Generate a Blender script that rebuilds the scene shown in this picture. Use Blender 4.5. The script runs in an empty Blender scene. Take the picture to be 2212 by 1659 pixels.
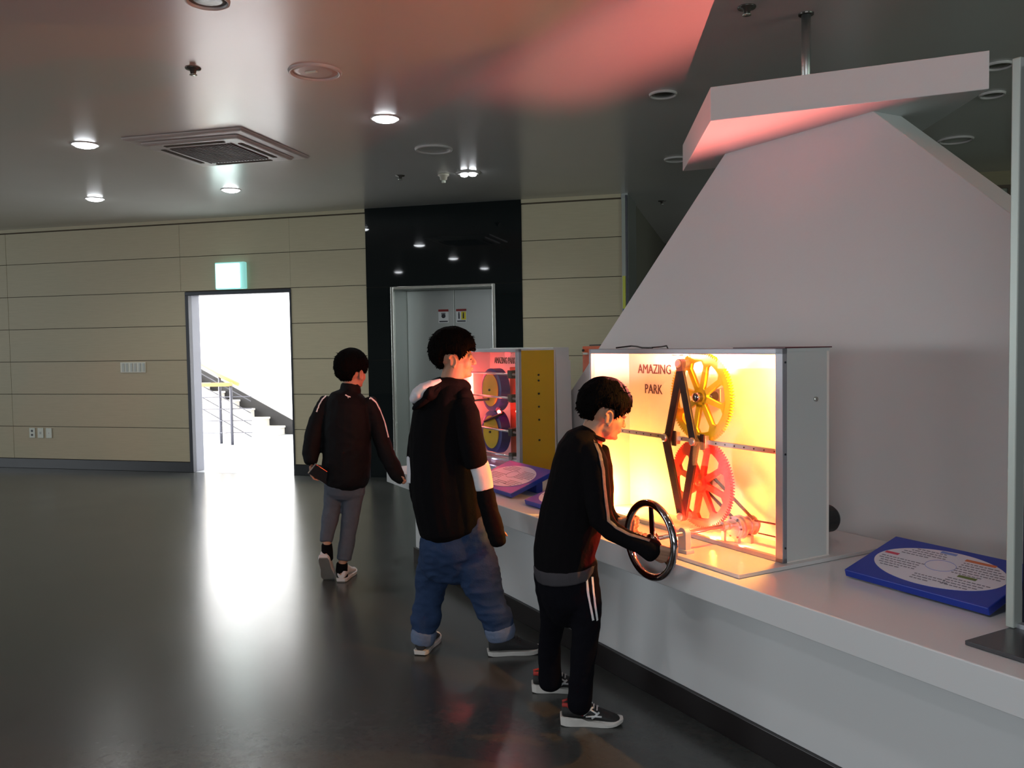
import bpy, bmesh, math, random
from mathutils import Vector, Matrix, noise, Euler
random.seed(7)
S = bpy.context.scene
COL = S.collection
pi = math.pi

# ---------------------------------------------------------------- camera, world, light
cam_d = bpy.data.cameras.new('camera'); cam = bpy.data.objects.new('camera', cam_d); COL.objects.link(cam)
S.camera = cam
_rt = Vector((0.966798, 0.255043, -0.015169)); _up = Vector((0, 0, 1)); _fw = Vector((-0.254782, 0.965867, -0.046642))
_fw.normalize(); _rt = (_rt - _fw * _rt.dot(_fw)).normalized(); _up = _rt.cross(_fw)
cam.matrix_world = Matrix(((_rt.x, _up.x, -_fw.x, 0), (_rt.y, _up.y, -_fw.y, 0), (_rt.z, _up.z, -_fw.z, 1.45), (0, 0, 0, 1)))
cam_d.sensor_fit = 'HORIZONTAL'; cam_d.sensor_width = 36; cam_d.lens = 36 * 1846.7 / 2212
cam_d.clip_start = 0.05; cam_d.clip_end = 200

W = bpy.data.worlds.new('world'); S.world = W; W.use_nodes = True
W.node_tree.nodes['Background'].inputs[0].default_value = (0.80, 0.86, 0.84, 1)
W.node_tree.nodes['Background'].inputs[1].default_value = 0.35
S.view_settings.view_transform = 'Standard'; S.view_settings.look = 'None'
S.view_settings.exposure = 0.0; S.view_settings.gamma = 1.0; S.view_settings.use_curve_mapping = False
S.cycles.use_denoising = True
S.cycles.max_bounces = 8; S.cycles.transparent_max_bounces = 16
S.cycles.sample_clamp_indirect = 10.0; S.cycles.blur_glossy = 0.5
S.cycles.caustics_reflective = False; S.cycles.caustics_refractive = False

def lamp(name, kind, loc, energy, color=(1, 1, 1), size=0.1, size_y=None, rot=None, aim=None, spot=None, blend=0.3):
    d = bpy.data.lights.new(name, kind); d.energy = energy; d.color = color
    if kind == 'AREA':
        d.size = size
        if size_y: d.shape = 'RECTANGLE'; d.size_y = size_y
    else:
        d.shadow_soft_size = size
    if spot: d.spot_size = spot; d.spot_blend = blend
    o = bpy.data.objects.new(name, d); COL.objects.link(o); o.location = loc
    if aim is not None:
        o.rotation_euler = (Vector(aim) - Vector(loc)).to_track_quat('-Z', 'Y').to_euler()
    elif rot: o.rotation_euler = rot
    return o

# area lights added out of view, left and overhead, to brighten the stairwell
lamp('stair_fill_light', 'AREA', (-12.5, 10.4, 2.8), 2300, (1.0, 1.0, 1.0), 3.0, 3.0, aim=(-6.0, 12.0, 1.0))
lamp('stair_fill_light', 'AREA', (-7.0, 11.2, 5.6), 200, (0.97, 0.99, 1.0), 3.0, 2.4, aim=(-7.0, 11.4, 0))
# unseen area lights added behind, left and right to brighten the hall
lamp('hall_fill_light', 'AREA', (0.5, -6.85, 1.75), 240, (0.88, 0.94, 1.0), 7.5, 1.7, aim=(0.5, 4.0, 1.75))
lamp('hall_fill_light', 'AREA', (-15.8, 0.5, 1.75), 290, (0.88, 0.95, 1.0), 8.0, 1.8, aim=(0.0, 0.5, 1.75))
lamp('hall_fill_light', 'AREA', (7.7, 1.5, 1.9), 120, (0.82, 1.0, 0.90), 4.0, 1.6, aim=(0.0, 2.5, 1.9))

# ---------------------------------------------------------------- frames
UB = Vector((-0.690817, 0.723030, 0)); VB = Vector((0.723030, 0.690817, 0))
def w(u, v, z=0.0):                       # counter frame: u runs along the counter, v across it
    return Vector((UB.x * u + VB.x * v, UB.y * u + VB.y * v, z))
def ident(x, y, z): return Vector((x, y, z))
def toW(u, v, z): return w(u, v, z)

# ---------------------------------------------------------------- materials
def _n(nt, t, **k):
    n = nt.nodes.new(t)
    for a, b in k.items():
        if a in n.inputs.keys(): n.inputs[a].default_value = b
        else: setattr(n, a, b)
    return n
def mat(name, col, rough=0.5, metal=0.0, spec=0.5, vary=0.0, vscale=8.0, bump=0.0, bscale=40.0, stretch=(1, 1, 1),
        emit=None, estr=0.0, coat=0.0, sheen=0.0, rvary=0.0, trans=0.0):
    m = bpy.data.materials.new(name); m.use_nodes = True; nt = m.node_tree
    b = nt.nodes['Principled BSDF']
    b.inputs['Base Color'].default_value = (*col, 1); b.inputs['Roughness'].default_value = rough
    b.inputs['Metallic'].default_value = metal; b.inputs['Specular IOR Level'].default_value = spec
    b.inputs['Coat Weight'].default_value = coat; b.inputs['Sheen Weight'].default_value = sheen
    b.inputs['Transmission Weight'].default_value = trans
    tc = mp = None
    if vary or bump or rvary:
        tc = _n(nt, 'ShaderNodeTexCoord'); mp = _n(nt, 'ShaderNodeMapping'); mp.inputs['Scale'].default_value = stretch
        nt.links.new(tc.outputs['Object'], mp.inputs['Vector'])
    if vary:
        nz = _n(nt, 'ShaderNodeTexNoise'); nz.inputs['Scale'].default_value = vscale; nz.inputs['Detail'].default_value = 6
        nt.links.new(mp.outputs[0], nz.inputs['Vector'])
        mx = _n(nt, 'ShaderNodeMix', data_type='RGBA'); lo = [max(0, c * (1 - vary)) for c in col]; hi = [min(1, c * (1 + vary)) for c in col]
        mx.inputs[6].default_value = (*lo, 1); mx.inputs[7].default_value = (*hi, 1)
        nt.links.new(nz.outputs['Fac'], mx.inputs[0]); nt.links.new(mx.outputs[2], b.inputs['Base Color'])
    if rvary:
        nz = _n(nt, 'ShaderNodeTexNoise'); nz.inputs['Scale'].default_value = 2.2; nz.inputs['Detail'].default_value = 5
        nt.links.new(mp.outputs[0], nz.inputs['Vector'])
        mr = _n(nt, 'ShaderNodeMapRange'); mr.inputs['To Min'].default_value = rough - rvary; mr.inputs['To Max'].default_value = rough + rvary
        nt.links.new(nz.outputs['Fac'], mr.inputs['Value']); nt.links.new(mr.outputs[0], b.inputs['Roughness'])
    if bump:
        nz = _n(nt, 'ShaderNodeTexNoise'); nz.inputs['Scale'].default_value = bscale; nz.inputs['Detail'].default_value = 4
        nt.links.new(mp.outputs[0], nz.inputs['Vector'])
        bp = _n(nt, 'ShaderNodeBump'); bp.inputs['Strength'].default_value = bump; bp.inputs['Distance'].default_value = 0.01
        nt.links.new(nz.outputs['Fac'], bp.inputs['Height']); nt.links.new(bp.outputs[0], b.inputs['Normal'])
    if emit:
        b.inputs['Emission Color'].default_value = (*emit, 1); b.inputs['Emission Strength'].default_value = estr
    return m
def glass_mat(name, tint=(1, 1, 1), refl=0.10):
    m = bpy.data.materials.new(name); m.use_nodes = True; nt = m.node_tree; nt.nodes.clear()
    o = _n(nt, 'ShaderNodeOutputMaterial'); mx = _n(nt, 'ShaderNodeMixShader'); t = _n(nt, 'ShaderNodeBsdfTransparent'); g = _n(nt, 'ShaderNodeBsdfGlossy')
    t.inputs[0].default_value = (*tint, 1); g.inputs['Roughness'].default_value = 0.02
    lw = _n(nt, 'ShaderNodeLayerWeight'); lw.inputs['Blend'].default_value = 0.25
    mr = _n(nt, 'ShaderNodeMapRange'); mr.inputs['To Min'].default_value = refl * 0.3; mr.inputs['To Max'].default_value = 0.22
    nt.links.new(lw.outputs['Fresnel'], mr.inputs['Value']); nt.links.new(mr.outputs[0], mx.inputs[0])
    nt.links.new(t.outputs[0], mx.inputs[1]); nt.links.new(g.outputs[0], mx.inputs[2]); nt.links.new(mx.outputs[0], o.inputs[0])
    return m

M = dict(
    floor=mat('floor_vinyl', (0.050, 0.053, 0.050), 0.24, spec=0.62, vary=0.25, vscale=30.0, bump=0.02, bscale=260, rvary=0.03),
    ceiling=mat('ceiling_paint', (0.62, 0.61, 0.585), 0.24, spec=0.8, vary=0.03, vscale=0.6, rvary=0.03),
    wood=mat('wood_panel', (0.50, 0.44, 0.30), 0.5, spec=0.3, vary=0.09, vscale=5, stretch=(1, 1, 14)),
    groove=mat('panel_gap', (0.08, 0.06, 0.04), 0.9),
    granite=mat('black_granite', (0.006, 0.009, 0.010), 0.03, spec=0.5),
    baseboard=mat('dark_baseboard', (0.012, 0.013, 0.016), 0.35),
    darkframe=mat('dark_metal_frame', (0.03, 0.032, 0.04), 0.4, metal=0.3),
    steel=mat('brushed_steel', (0.40, 0.42, 0.40), 0.33, metal=0.85, bump=0.1, bscale=30, stretch=(40, 40, 1)),
    steel_edge=mat('steel_edge', (0.65, 0.66, 0.60), 0.25, metal=0.9),
    white=mat('white_laminate', (0.70, 0.71, 0.71), 0.22, spec=0.5),
    panel=mat('white_painted_panel', (0.64, 0.65, 0.645), 0.38, spec=0.35),
    plinth=mat('plinth_brown', (0.012, 0.009, 0.009), 0.3),
    alu=mat('aluminium_frame', (0.42, 0.43, 0.46), 0.42, metal=0.6),
    cabwhite=mat('cabinet_metal_white', (0.62, 0.66, 0.64), 0.35, metal=0.2),
    inner=mat('cabinet_inside_white', (0.78, 0.74, 0.68), 0.5),
    glass=glass_mat('clear_glass'),
    blackmetal=mat('black_bar', (0.018, 0.014, 0.012), 0.4, metal=0.3, bump=0.03, bscale=200),
    chrome=mat('chrome', (0.34, 0.32, 0.33), 0.08, metal=1.0),
    metal=mat('machined_metal', (0.55, 0.55, 0.55), 0.3, metal=0.9),
    yellow=mat('yellow_gear_plastic', (0.85, 0.62, 0.02), 0.4),
    red=mat('red_gear_plastic', (0.80, 0.05, 0.03), 0.4),
    yelpanel=mat('yellow_panel', (0.60, 0.38, 0.01), 0.45, vary=0.05),
    orange=mat('orange_panel', (0.62, 0.10, 0.02), 0.45),
    blue=mat('blue_plastic', (0.008, 0.035, 0.32), 0.35),
    bluew=mat('blue_wheel', (0.02, 0.03, 0.28), 0.35),
    paper=mat('printed_sheet', (0.62, 0.62, 0.68), 0.35),
    ink=mat('grey_ink', (0.16, 0.16, 0.19), 0.5),
    inkred=mat('red_ink', (0.55, 0.05, 0.10), 0.5), inkor=mat('orange_ink', (0.60, 0.16, 0.06), 0.5),
    inkgr=mat('green_ink', (0.12, 0.17, 0.04), 0.5), inkbl=mat('blue_ink', (0.16, 0.24, 0.55), 0.5),
    letter=mat('dark_red_lettering', (0.04, 0.01, 0.006), 0.5),
    plastic=mat('white_plastic', (0.66, 0.70, 0.60), 0.4),
    black=mat('black_rubber', (0.012, 0.011, 0.011), 0.5),
    darkplate=mat('dark_plate', (0.05, 0.05, 0.055), 0.25),
    navy=mat('navy_panel', (0.004, 0.006, 0.018), 0.35),
    farwall=mat('far_wall_grey', (0.16, 0.155, 0.12), 0.7),
    stairwall=mat('stairwell_plaster', (0.85, 0.85, 0.84), 0.7),
    stone=mat('pale_stone_step', (0.66, 0.63, 0.57), 0.4, vary=0.06, vscale=20),
    stairfloor=mat('stairwell_floor', (0.62, 0.64, 0.67), 0.2),
    skirt=mat('dark_skirting_stone', (0.012, 0.012, 0.014), 0.3),
    handrail=mat('wood_handrail', (0.62, 0.33, 0.10), 0.4, vary=0.15, vscale=10),
    railpost=mat('grey_rail_metal', (0.06, 0.06, 0.075), 0.4, metal=0.5),
    lamp=mat('lit_lamp', (1, 1, 1), 0.5, emit=(0.92, 0.96, 1.0), estr=22),
    exit=mat('lit_exit_sign', (0.8, 0.9, 0.9), 0.5, emit=(0.80, 1.0, 0.97), estr=9.0),
    exitframe=mat('exit_sign_case', (0.30, 0.62, 0.56), 0.4, emit=(0.30, 0.75, 0.70), estr=0.7),
    dim=mat('unlit_reflector', (0.10, 0.09, 0.08), 0.25, metal=0.6),
    ring=mat('fixture_ring', (0.50, 0.47, 0.45), 0.35),
    grille=mat('grille_brown', (0.09, 0.07, 0.06), 0.6),
    skin=mat('skin', (0.42, 0.225, 0.145), 0.5, spec=0.35, vary=0.06, vscale=30),
    hair=mat('black_hair', (0.003, 0.0026, 0.0026), 0.75, spec=0.02, bump=0.5, bscale=160, stretch=(1, 1, 0.15)),
    blackcloth=mat('black_cloth', (0.0045, 0.0042, 0.005), 0.9, spec=0.06, bump=0.15, bscale=90),
    blacknylon=mat('black_nylon', (0.005, 0.0055, 0.0065), 0.7, spec=0.10, bump=0.1, bscale=60),
    navycloth=mat('black_trouser_cloth', (0.0042, 0.0042, 0.0065), 0.85, spec=0.06, bump=0.12, bscale=90),
    greyband=mat('dark_grey_rib', (0.055, 0.052, 0.058), 0.9, spec=0.1, bump=0.2, bscale=120, stretch=(8, 8, 0.3)),
    whitecloth=mat('white_cloth', (0.66, 0.66, 0.70), 0.85, bump=0.12, bscale=60),
    denim=mat('blue_denim', (0.022, 0.043, 0.10), 0.85, spec=0.15, vary=0.35, vscale=14, bump=0.2, bscale=120),
    denimcuff=mat('pale_denim_lining', (0.12, 0.16, 0.25), 0.85, vary=0.2, vscale=20, bump=0.2, bscale=120),
    greydenim=mat('grey_denim', (0.088, 0.10, 0.125), 0.85, spec=0.15, vary=0.2, vscale=16, bump=0.2, bscale=120),
    shoegrey=mat('charcoal_canvas', (0.020, 0.020, 0.021), 0.8, bump=0.2, bscale=150),
    shoeblack=mat('black_mesh_fabric', (0.013, 0.013, 0.013), 0.7, bump=0.2, bscale=150),
    shoewhite=mat('pale_shoe_fabric', (0.60, 0.56, 0.55), 0.7, bump=0.1, bscale=90),
    sole=mat('white_rubber_sole', (0.60, 0.58, 0.54), 0.6, vary=0.08, vscale=30),
    soleg=mat('grey_outsole', (0.20, 0.19, 0.17), 0.8, vary=0.1, vscale=30),
    redfab=mat('red_shoe_fabric', (0.34, 0.025, 0.02), 0.7),
    phone=mat('phone_black', (0.008, 0.008, 0.009), 0.15), phoneedge=mat('phone_silver_edge', (0.7, 0.7, 0.7), 0.3, metal=0.8),
    eye=mat('dark_eye', (0.01, 0.006, 0.005), 0.15),
    greystrip=mat('reflective_tape', (0.10, 0.095, 0.115), 0.5, vary=0.5, vscale=120),
    led=mat('red_led', (1, 0.1, 0.1), 0.4, emit=(1, 0.12, 0.08), estr=25),
    ledw=mat('amber_led', (1, 0.5, 0.2), 0.4, emit=(1, 0.45, 0.12), estr=12),
    lampgreen=mat('notice_panel_yellow', (0.55, 0.58, 0.03), 0.4),
    stickerred=mat('sticker_red', (0.30, 0.02, 0.02), 0.5), stickerwhite=mat('sticker_white', (0.72, 0.74, 0.74), 0.5),
    stickeryel=mat('sticker_yellow', (0.75, 0.65, 0.03), 0.5), stickerblk=mat('sticker_black', (0.02, 0.02, 0.03), 0.5),
)

# ---------------------------------------------------------------- object helpers
def tag(o, label=None, cat=None, group=None, kind=None):
    if label: o['label'] = label
    if cat: o['category'] = cat
    if group: o['group'] = group
    if kind: o['kind'] = kind
    return o
def thing(name, loc, label, cat, group=None, kind=None):
    o = bpy.data.objects.new(name, None); o.empty_display_size = 0.1; COL.objects.link(o); o.location = loc
    return tag(o, label, cat, group, kind)
def wpos(p):
    v = Vector((0, 0, 0))
    while p: v += Vector(p.location); p = p.parent
    return v
class G:
    """collects shapes given in world (or mapped) coordinates and links them as one mesh object"""
    def __init__(s, T=ident): s.bm = bmesh.new(); s.T = T; s.mi = 0
    def _v(s, p): return s.bm.verts.new(s.T(*p))
    def box(s, x0, x1, y0, y1, z0, z1):
        v = [s._v(p) for p in ((x0, y0, z0), (x1, y0, z0), (x1, y1, z0), (x0, y1, z0), (x0, y0, z1), (x1, y0, z1), (x1, y1, z1), (x0, y1, z1))]
        for f in ((0, 3, 2, 1), (4, 5, 6, 7), (0, 1, 5, 4), (1, 2, 6, 5), (2, 3, 7, 6), (3, 0, 4, 7)): s.bm.faces.new([v[i] for i in f])
        return s
    def prism(s, lo, hi):               # two matching rings of points
        a = [s._v(p) for p in lo]; b = [s._v(p) for p in hi]; n = len(a)
        s.bm.faces.new(a[::-1]); s.bm.faces.new(b)
        for i in range(n): s.bm.faces.new((a[i], a[(i + 1) % n], b[(i + 1) % n], b[i]))
        return s
    def ringloft(s, rings, close=True, cap=True):     # rings: lists of world vectors
        R = [[s.bm.verts.new(p) for p in r] for r in rings]; n = len(R[0])
        for a, b in zip(R, R[1:]):
            for i in range(n): s.bm.faces.new((a[i], a[(i + 1) % n], b[(i + 1) % n], b[i]))
        if cap: s.bm.faces.new(R[0][::-1]); s.bm.faces.new(R[-1])
        return s
    def cyl(s, p0, p1, r0, r1=None, n=24, cap=True):
        r1 = r0 if r1 is None else r1
        a = s.T(*p0); b = s.T(*p1); t = (b - a).normalized()
        x = t.cross(Vector((0, 0, 1)) if abs(t.z) < 0.9 else Vector((1, 0, 0))).normalized(); y = t.cross(x)
        rg = [[c + x * r * math.cos(2 * pi * i / n) + y * r * math.sin(2 * pi * i / n) for i in range(n)] for c, r in ((a, r0), (b, r1))]
        return s.ringloft(rg, cap=cap)
    def lathe(s, a, b, prof, n=32):      # prof: (t along a->b in metres, radius)
        a = s.T(*a); b = s.T(*b); t = (b - a).normalized()
        x = t.cross(Vector((0, 0, 1)) if abs(t.z) < 0.9 else Vector((1, 0, 0))).normalized(); y = t.cross(x)
        rg = [[a + t * q + x * max(r, 1e-4) * math.cos(2 * pi * i / n) + y * max(r, 1e-4) * math.sin(2 * pi * i / n) for i in range(n)] for q, r in prof]
        return s.ringloft(rg)
    def tube(s, pts, r, n=10, closed=False, rad=None):
        P = [s.T(*p) for p in pts]; m = len(P); rg = []; prev = None
        for i in range(m):
            if closed: t = (P[(i + 1) % m] - P[i - 1]).normalized()
            else: t = (P[min(i + 1, m - 1)] - P[max(i - 1, 0)]).normalized()
            if prev is None: x = t.cross(Vector((0, 0, 1)) if abs(t.z) < 0.9 else Vector((1, 0, 0))).normalized()
            else: x = (prev - t * prev.dot(t)).normalized()
            prev = x; y = t.cross(x); q = rad[i] if rad else r
            rg.append([P[i] + x * q * math.cos(2 * pi * k / n) + y * q * math.sin(2 * pi * k / n) for k in range(n)])
        if closed:
            R = [[s.bm.verts.new(p) for p in ring] for ring in rg]
            # match the last ring to the first
            best = min(range(n), key=lambda k: (rg[-1][k] - rg[0][0]).length)
            for a in range(m):
                A = R[a]; B = R[(a + 1) % m]; off = 0
                if a == m - 1: off = (n - best) % n; A = [A[(k + best) % n] for k in range(n)]
                for k in range(n): s.bm.faces.new((A[k], A[(k + 1) % n], B[(k + 1) % n], B[k]))
        else: s.ringloft(rg)
        return s
    def sphere(s, c, r, sub=3, rot=None):
        if not hasattr(r, '__len__'): r = (r, r, r)
        mtx = Matrix.Translation(s.T(*c)) @ (rot.to_4x4() if rot else Matrix.Identity(4)) @ Matrix.Diagonal((*r, 1))
        bmesh.ops.create_icosphere(s.bm, subdivisions=sub, radius=1, matrix=mtx)
        return s
    def build(s, name, m, parent=None, bevel=0.0, smooth=False, seg=2):
        bmesh.ops.recalc_face_normals(s.bm, faces=s.bm.faces)
        off = wpos(parent) if parent else Vector((0, 0, 0))
        if not parent:
            off = sum((v.co for v in s.bm.verts), Vector()) / len(s.bm.verts)
        for v in s.bm.verts: v.co -= off
        me = bpy.data.meshes.new(name); s.bm.to_mesh(me); s.bm.free()
        o = bpy.data.objects.new(name, me); COL.objects.link(o)
        me.materials.append(M[m] if isinstance(m, str) else m)
        if parent: o.parent = parent
        else: o.location = off
        if smooth:
            for p in me.polygons: p.use_smooth = True
        if bevel:
            b = o.modifiers.new('bevel', 'BEVEL'); b.width = bevel; b.segments = seg; b.limit_method = 'ANGLE'; b.angle_limit = 0.6
        return o
def autosmooth(o, ang=0.6):
    for p in o.data.polygons: p.use_smooth = True
    bm = bmesh.new(); bm.from_mesh(o.data)
    for e in bm.edges:
        if len(e.link_faces) == 2 and e.calc_face_angle(0) > ang: e.smooth = False
    bm.to_mesh(o.data); bm.free(); return o
def struct(o): o['kind'] = 'structure'; return o
def text_mesh(name, body, origin, xdir, ydir, size, m, parent, thick=0.001, squash=1.0):
    cu = bpy.data.curves.new('t', 'FONT'); cu.body = body; cu.size = size; cu.extrude = thick; cu.resolution_u = 2
    t = bpy.data.objects.new('t', cu); me = bpy.data.meshes.new_from_object(t)
    bpy.data.objects.remove(t)
    x = Vector(xdir).normalized(); y = Vector(ydir).normalized(); z = x.cross(y); off = wpos(parent)
    for v in me.vertices:
        v.co = Vector(origin) + x * v.co.x * squash + y * v.co.y + z * v.co.z - off
    me.name = name
    o = bpy.data.objects.new(name, me); COL.objects.link(o); o.parent = parent
    me.materials.clear(); me.materials.append(M[m]); return o

# ================================================================ THE ROOM
YW = 8.71; H = 2.95
struct(G().box(-16, 8, -7, YW, -0.1, 0).build('floor', 'floor'))
struct(G().box(-1.06, 1.2, YW, 13.4, -0.1, 0).build('floor', 'floor'))
struct(G().box(-16, 8, -7, YW + .18, H, H + 0.12).build('ceiling', 'ceiling'))
struct(G().box(-3.6, 8, YW + .18, 13.6, H, H + 0.12).build('ceiling', 'ceiling'))
struct(G().box(-13, -3.6, YW + .18, 13.0, 6, 6.1).build('ceiling', 'ceiling'))

def wood_cells(cols, rows, y0=YW, th=0.02, gapz=0.007, gapx=0.003):
    g = G()
    for (xa, xb) in cols:
        for (za, zb) in rows: g.box(xa + gapx / 2, xb - gapx / 2, y0, y0 + th, za + gapz / 2, zb - gapz / 2)
    return g
rows = [(0.12 + 0.4 * k, 0.52 + 0.4 * k) for k in range(7)]; rows[-1] = (2.52, 2.90)
g = wood_cells([(-16, -13.7), (-13.7, -11.23), (-11.23, -8.755)], rows)
for (za, zb) in rows: g.box(-8.751, -6.222 if zb < 2.13 else -6.280, YW, YW + .02, za + .0035, zb - .0035)
for c in [(-4.855, -3.93)]:
    for (za, zb) in rows: g.box(c[0], c[1] - 0.004, YW, YW + 0.02, za + .0035, zb - .0035)
g.box(-6.276, -4.857, YW, YW + .02, 2.1235, 2.5165); g.box(-6.276, -4.857, YW, YW + .02, 2.5235, 2.8965)
wl = struct(g.build('wall_back', 'wood'))
g = G(); g.box(-16, -6.22, YW + .02, YW + .17, 0, H); g.box(-6.22, -4.855, YW + .02, YW + .17, 2.10, H); g.box(-4.855, -3.63, YW + .02, YW + .17, 0, H)
g.build('wall_core', 'groove', wl)
g = wood_cells([(-2.17, -1.125)], rows); wr = struct(g.build('wall_right', 'wood'))
G().box(-2.48, -1.13, YW + .02, YW + .17, 0, H).build('wall_core', 'groove', wr)
struct(G().box(-16, -6.22, YW - .012, YW + .02, 0, .118).build('baseboard_left', 'baseboard', bevel=.003))
struct(G().box(-4.855, -3.93, YW - .012, YW + .02, 0, .118).build('baseboard_back', 'baseboard', bevel=.003))
struct(G().box(-2.17, -1.13, YW - .012, YW + .02, 0, .118).build('baseboard_right', 'baseboard', bevel=.003))
struct(G().box(-16, -3.935, YW - .006, YW + .02, 2.912, 2.95).build('trim_1', 'wood'))
struct(G().box(-2.17, -1.13, YW - .006, YW + .02, 2.912, 2.95).build('trim_2', 'wood'))
# end of the wall with its grey return
g = G(); g.box(-1.125, -1.06, YW - .004, YW + .006, 0, H); g.box(-1.13, -1.06, YW + .006, 9.42, 0, H)
struct(g.build('trim_3', mat('grey_corner_metal', (0.26, 0.28, 0.26), 0.3, metal=.3)))
# dark passage beyond the wall's end, and the hall going on behind the tower
struct(G().box(-3.4, 8, 13.3, 13.4, 0, H).build('wall_passage', 'farwall'))
struct(G().box(-1.5, -1.07, 9.42, 13.3, 0, H).build('wall_inner', 'farwall'))
fr = mat('shaded_wood_panel', (0.17, 0.145, 0.075), 0.6, vary=.1, vscale=5, stretch=(1, 1, 12))  # same wood as the back wall, with its shade put into the colour
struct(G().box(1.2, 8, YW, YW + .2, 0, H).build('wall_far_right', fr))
struct(G().box(7.9, 8, -7, YW, 0, H).build('wall_side', 'farwall'))
struct(G().box(-16, 8, -7.1, -7, 0, H).build('wall_front', 'farwall'))
struct(G().box(-16.1, -16, -7, YW, 0, H).build('wall_left', 'farwall'))
g = G(); g.box(1.7, 2.40, YW - .03, YW - .002, 2.79, 2.82); g.box(2.37, 2.40, YW - .03, YW - .002, 1.0, 2.79); g.box(1.7, 1.73, YW - .03, YW - .002, 1.0, 2.79); g.box(1.73, 2.37, YW - .03, YW - .002, 1.0, 1.03)
wn = struct(g.build('window_1', 'groove')); G().box(1.73, 2.37, YW - .012, YW - .004, 1.03, 2.79).build('pane', mat('dim_green_pane', (0.16, 0.18, 0.13), .3), wn)

# notice board seen edge-on at the wall's end
t = thing('notice_board', (-1.12, YW - .03, 1.5), 'narrow framed notice board with yellow lower half fixed at the end of the wood wall', 'notice board')
G().box(-1.118, -1.085, YW - .03, YW - .005, 2.12, 2.90).build('upper_sheet', mat('pale_grey_sheet', (.30, .33, .28), .3), t)
G().box(-1.118, -1.088, YW - .03, YW - .005, 1.79, 2.12).build('lower_sheet', 'lampgreen', t)
G().box(-1.118, -1.085, YW - .03, YW - .005, 1.45, 1.79).build('blue_sheet', mat('dim_blue_sheet', (.05, .10, .17), .3), t)
G().box(-1.085, -1.062, YW - .035, YW - .005, 1.45, 2.93).build('frame', 'darkframe', t, bevel=.003)

# ---- black granite bay with the lift
YB = YW - .008
g = G()
g.box(-3.93, -3.645, YB, YB + .03, 0, 1.297); g.box(-3.93, -3.645, YB, YB + .03, 1.30, 2.09)
g.box(-2.465, -2.17, YB, YB + .03, 0, 1.297); g.box(-2.465, -2.17, YB, YB + .03, 1.30, 2.09)
g.box(-3.93, -2.17, YB, YB + .03, 2.093, H)
tr = struct(g.build('trim_4', 'granite'))
G().box(-3.93, -3.64, YB + .03, YB + .2, 0, H).build('trim_backing', 'groove', tr)
d = struct(thing('door_1', (-3.05, 9.1, 0), None, None))
g = G(); g.box(-3.645, -3.615, YB - .012, YB + .04, 0, 2.09); g.box(-2.495, -2.465, YB - .012, YB + .04, 0, 2.09); g.box(-3.615, -2.495, YB - .012, YB + .04, 2.06, 2.09)
g.build('door_frame', 'steel_edge', d, bevel=.003)
g = G(); g.box(-3.645, -3.62, YB + .04, 9.16, 0, 2.09); g.box(-2.49, -2.465, YB + .04, 9.16, 0, 2.09); g.box(-3.62, -2.49, YB + .04, 9.16, 2.065, 2.09)
g.build('door_reveal', 'steel', d)
for xa, xb in ((-3.62, -3.058), (-3.052, -2.49)):
    G().box(xa, xb, 9.11, 9.15, 0.01, 2.065).build('door_leaf', 'steel', d, bevel=.004)
for k, xa in enumerate((-3.245, -3.035)):
    s = G().box(xa, xa + .12, 9.106, 9.11, 1.70, 1.85).build('warning_sticker', 'stickerwhite', d)
    G().box(xa, xa + .12, 9.104, 9.106, 1.825, 1.85).build('sticker_header', 'stickerred', s).location = -Vector((0, 0, 0))
    G().box(xa + .01, xa + .11, 9.104, 9.106, 1.708, 1.722).build('sticker_caption', 'stickerblk', s)
    gg = G()
    if k == 0:
        gg.sphere((xa + .06, 9.106, 1.775), (.026, .002, .024), 2)
        for q in range(4): gg.box(xa + .038 + q * .012, xa + .046 + q * .012, 9.104, 9.106, 1.79, 1.812)
        gg.build('hand_symbol', 'stickerblk', s)
    else:
        G().box(xa + .06, xa + .115, 9.1045, 9.106, 1.73, 1.82).build('yellow_field', 'stickeryel', s)
        gg.sphere((xa + .033, 9.105, 1.808), (.008, .002, .009), 2); gg.box(xa + .025, xa + .041, 9.104, 9.106, 1.74, 1.80)
        gg.sphere((xa + .085, 9.104, 1.803), (.008, .002, .009), 2); gg.box(xa + .077, xa + .093, 9.103, 9.105, 1.745, 1.795)
        gg.build('figure_symbol', 'stickerblk', s)

# ---- doorway to the stairs
d = struct(thing('door_2', (-5.54, YW, 0), None, None))
g = G(); g.box(-6.222, -6.178, YW - .012, YW + .05, 0, 2.07); g.box(-4.872, -4.852, YW - .012, YW + .05, 0, 2.07); g.box(-6.222, -4.852, YW - .012, YW + .05, 2.07, 2.112)
g.build('door_frame', 'darkframe', d, bevel=.003)
g = G(); g.box(-6.20, -6.178, YW + .05, YW + .20, 0, 2.09); g.box(-4.872, -4.85, YW + .05, YW + .20, 0, 2.09); g.box(-6.178, -4.872, YW + .05, YW + .20, 2.07, 2.09)
g.build('door_reveal', mat('reveal_grey_paint', (0.16, 0.165, 0.20), .5), d)
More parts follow.
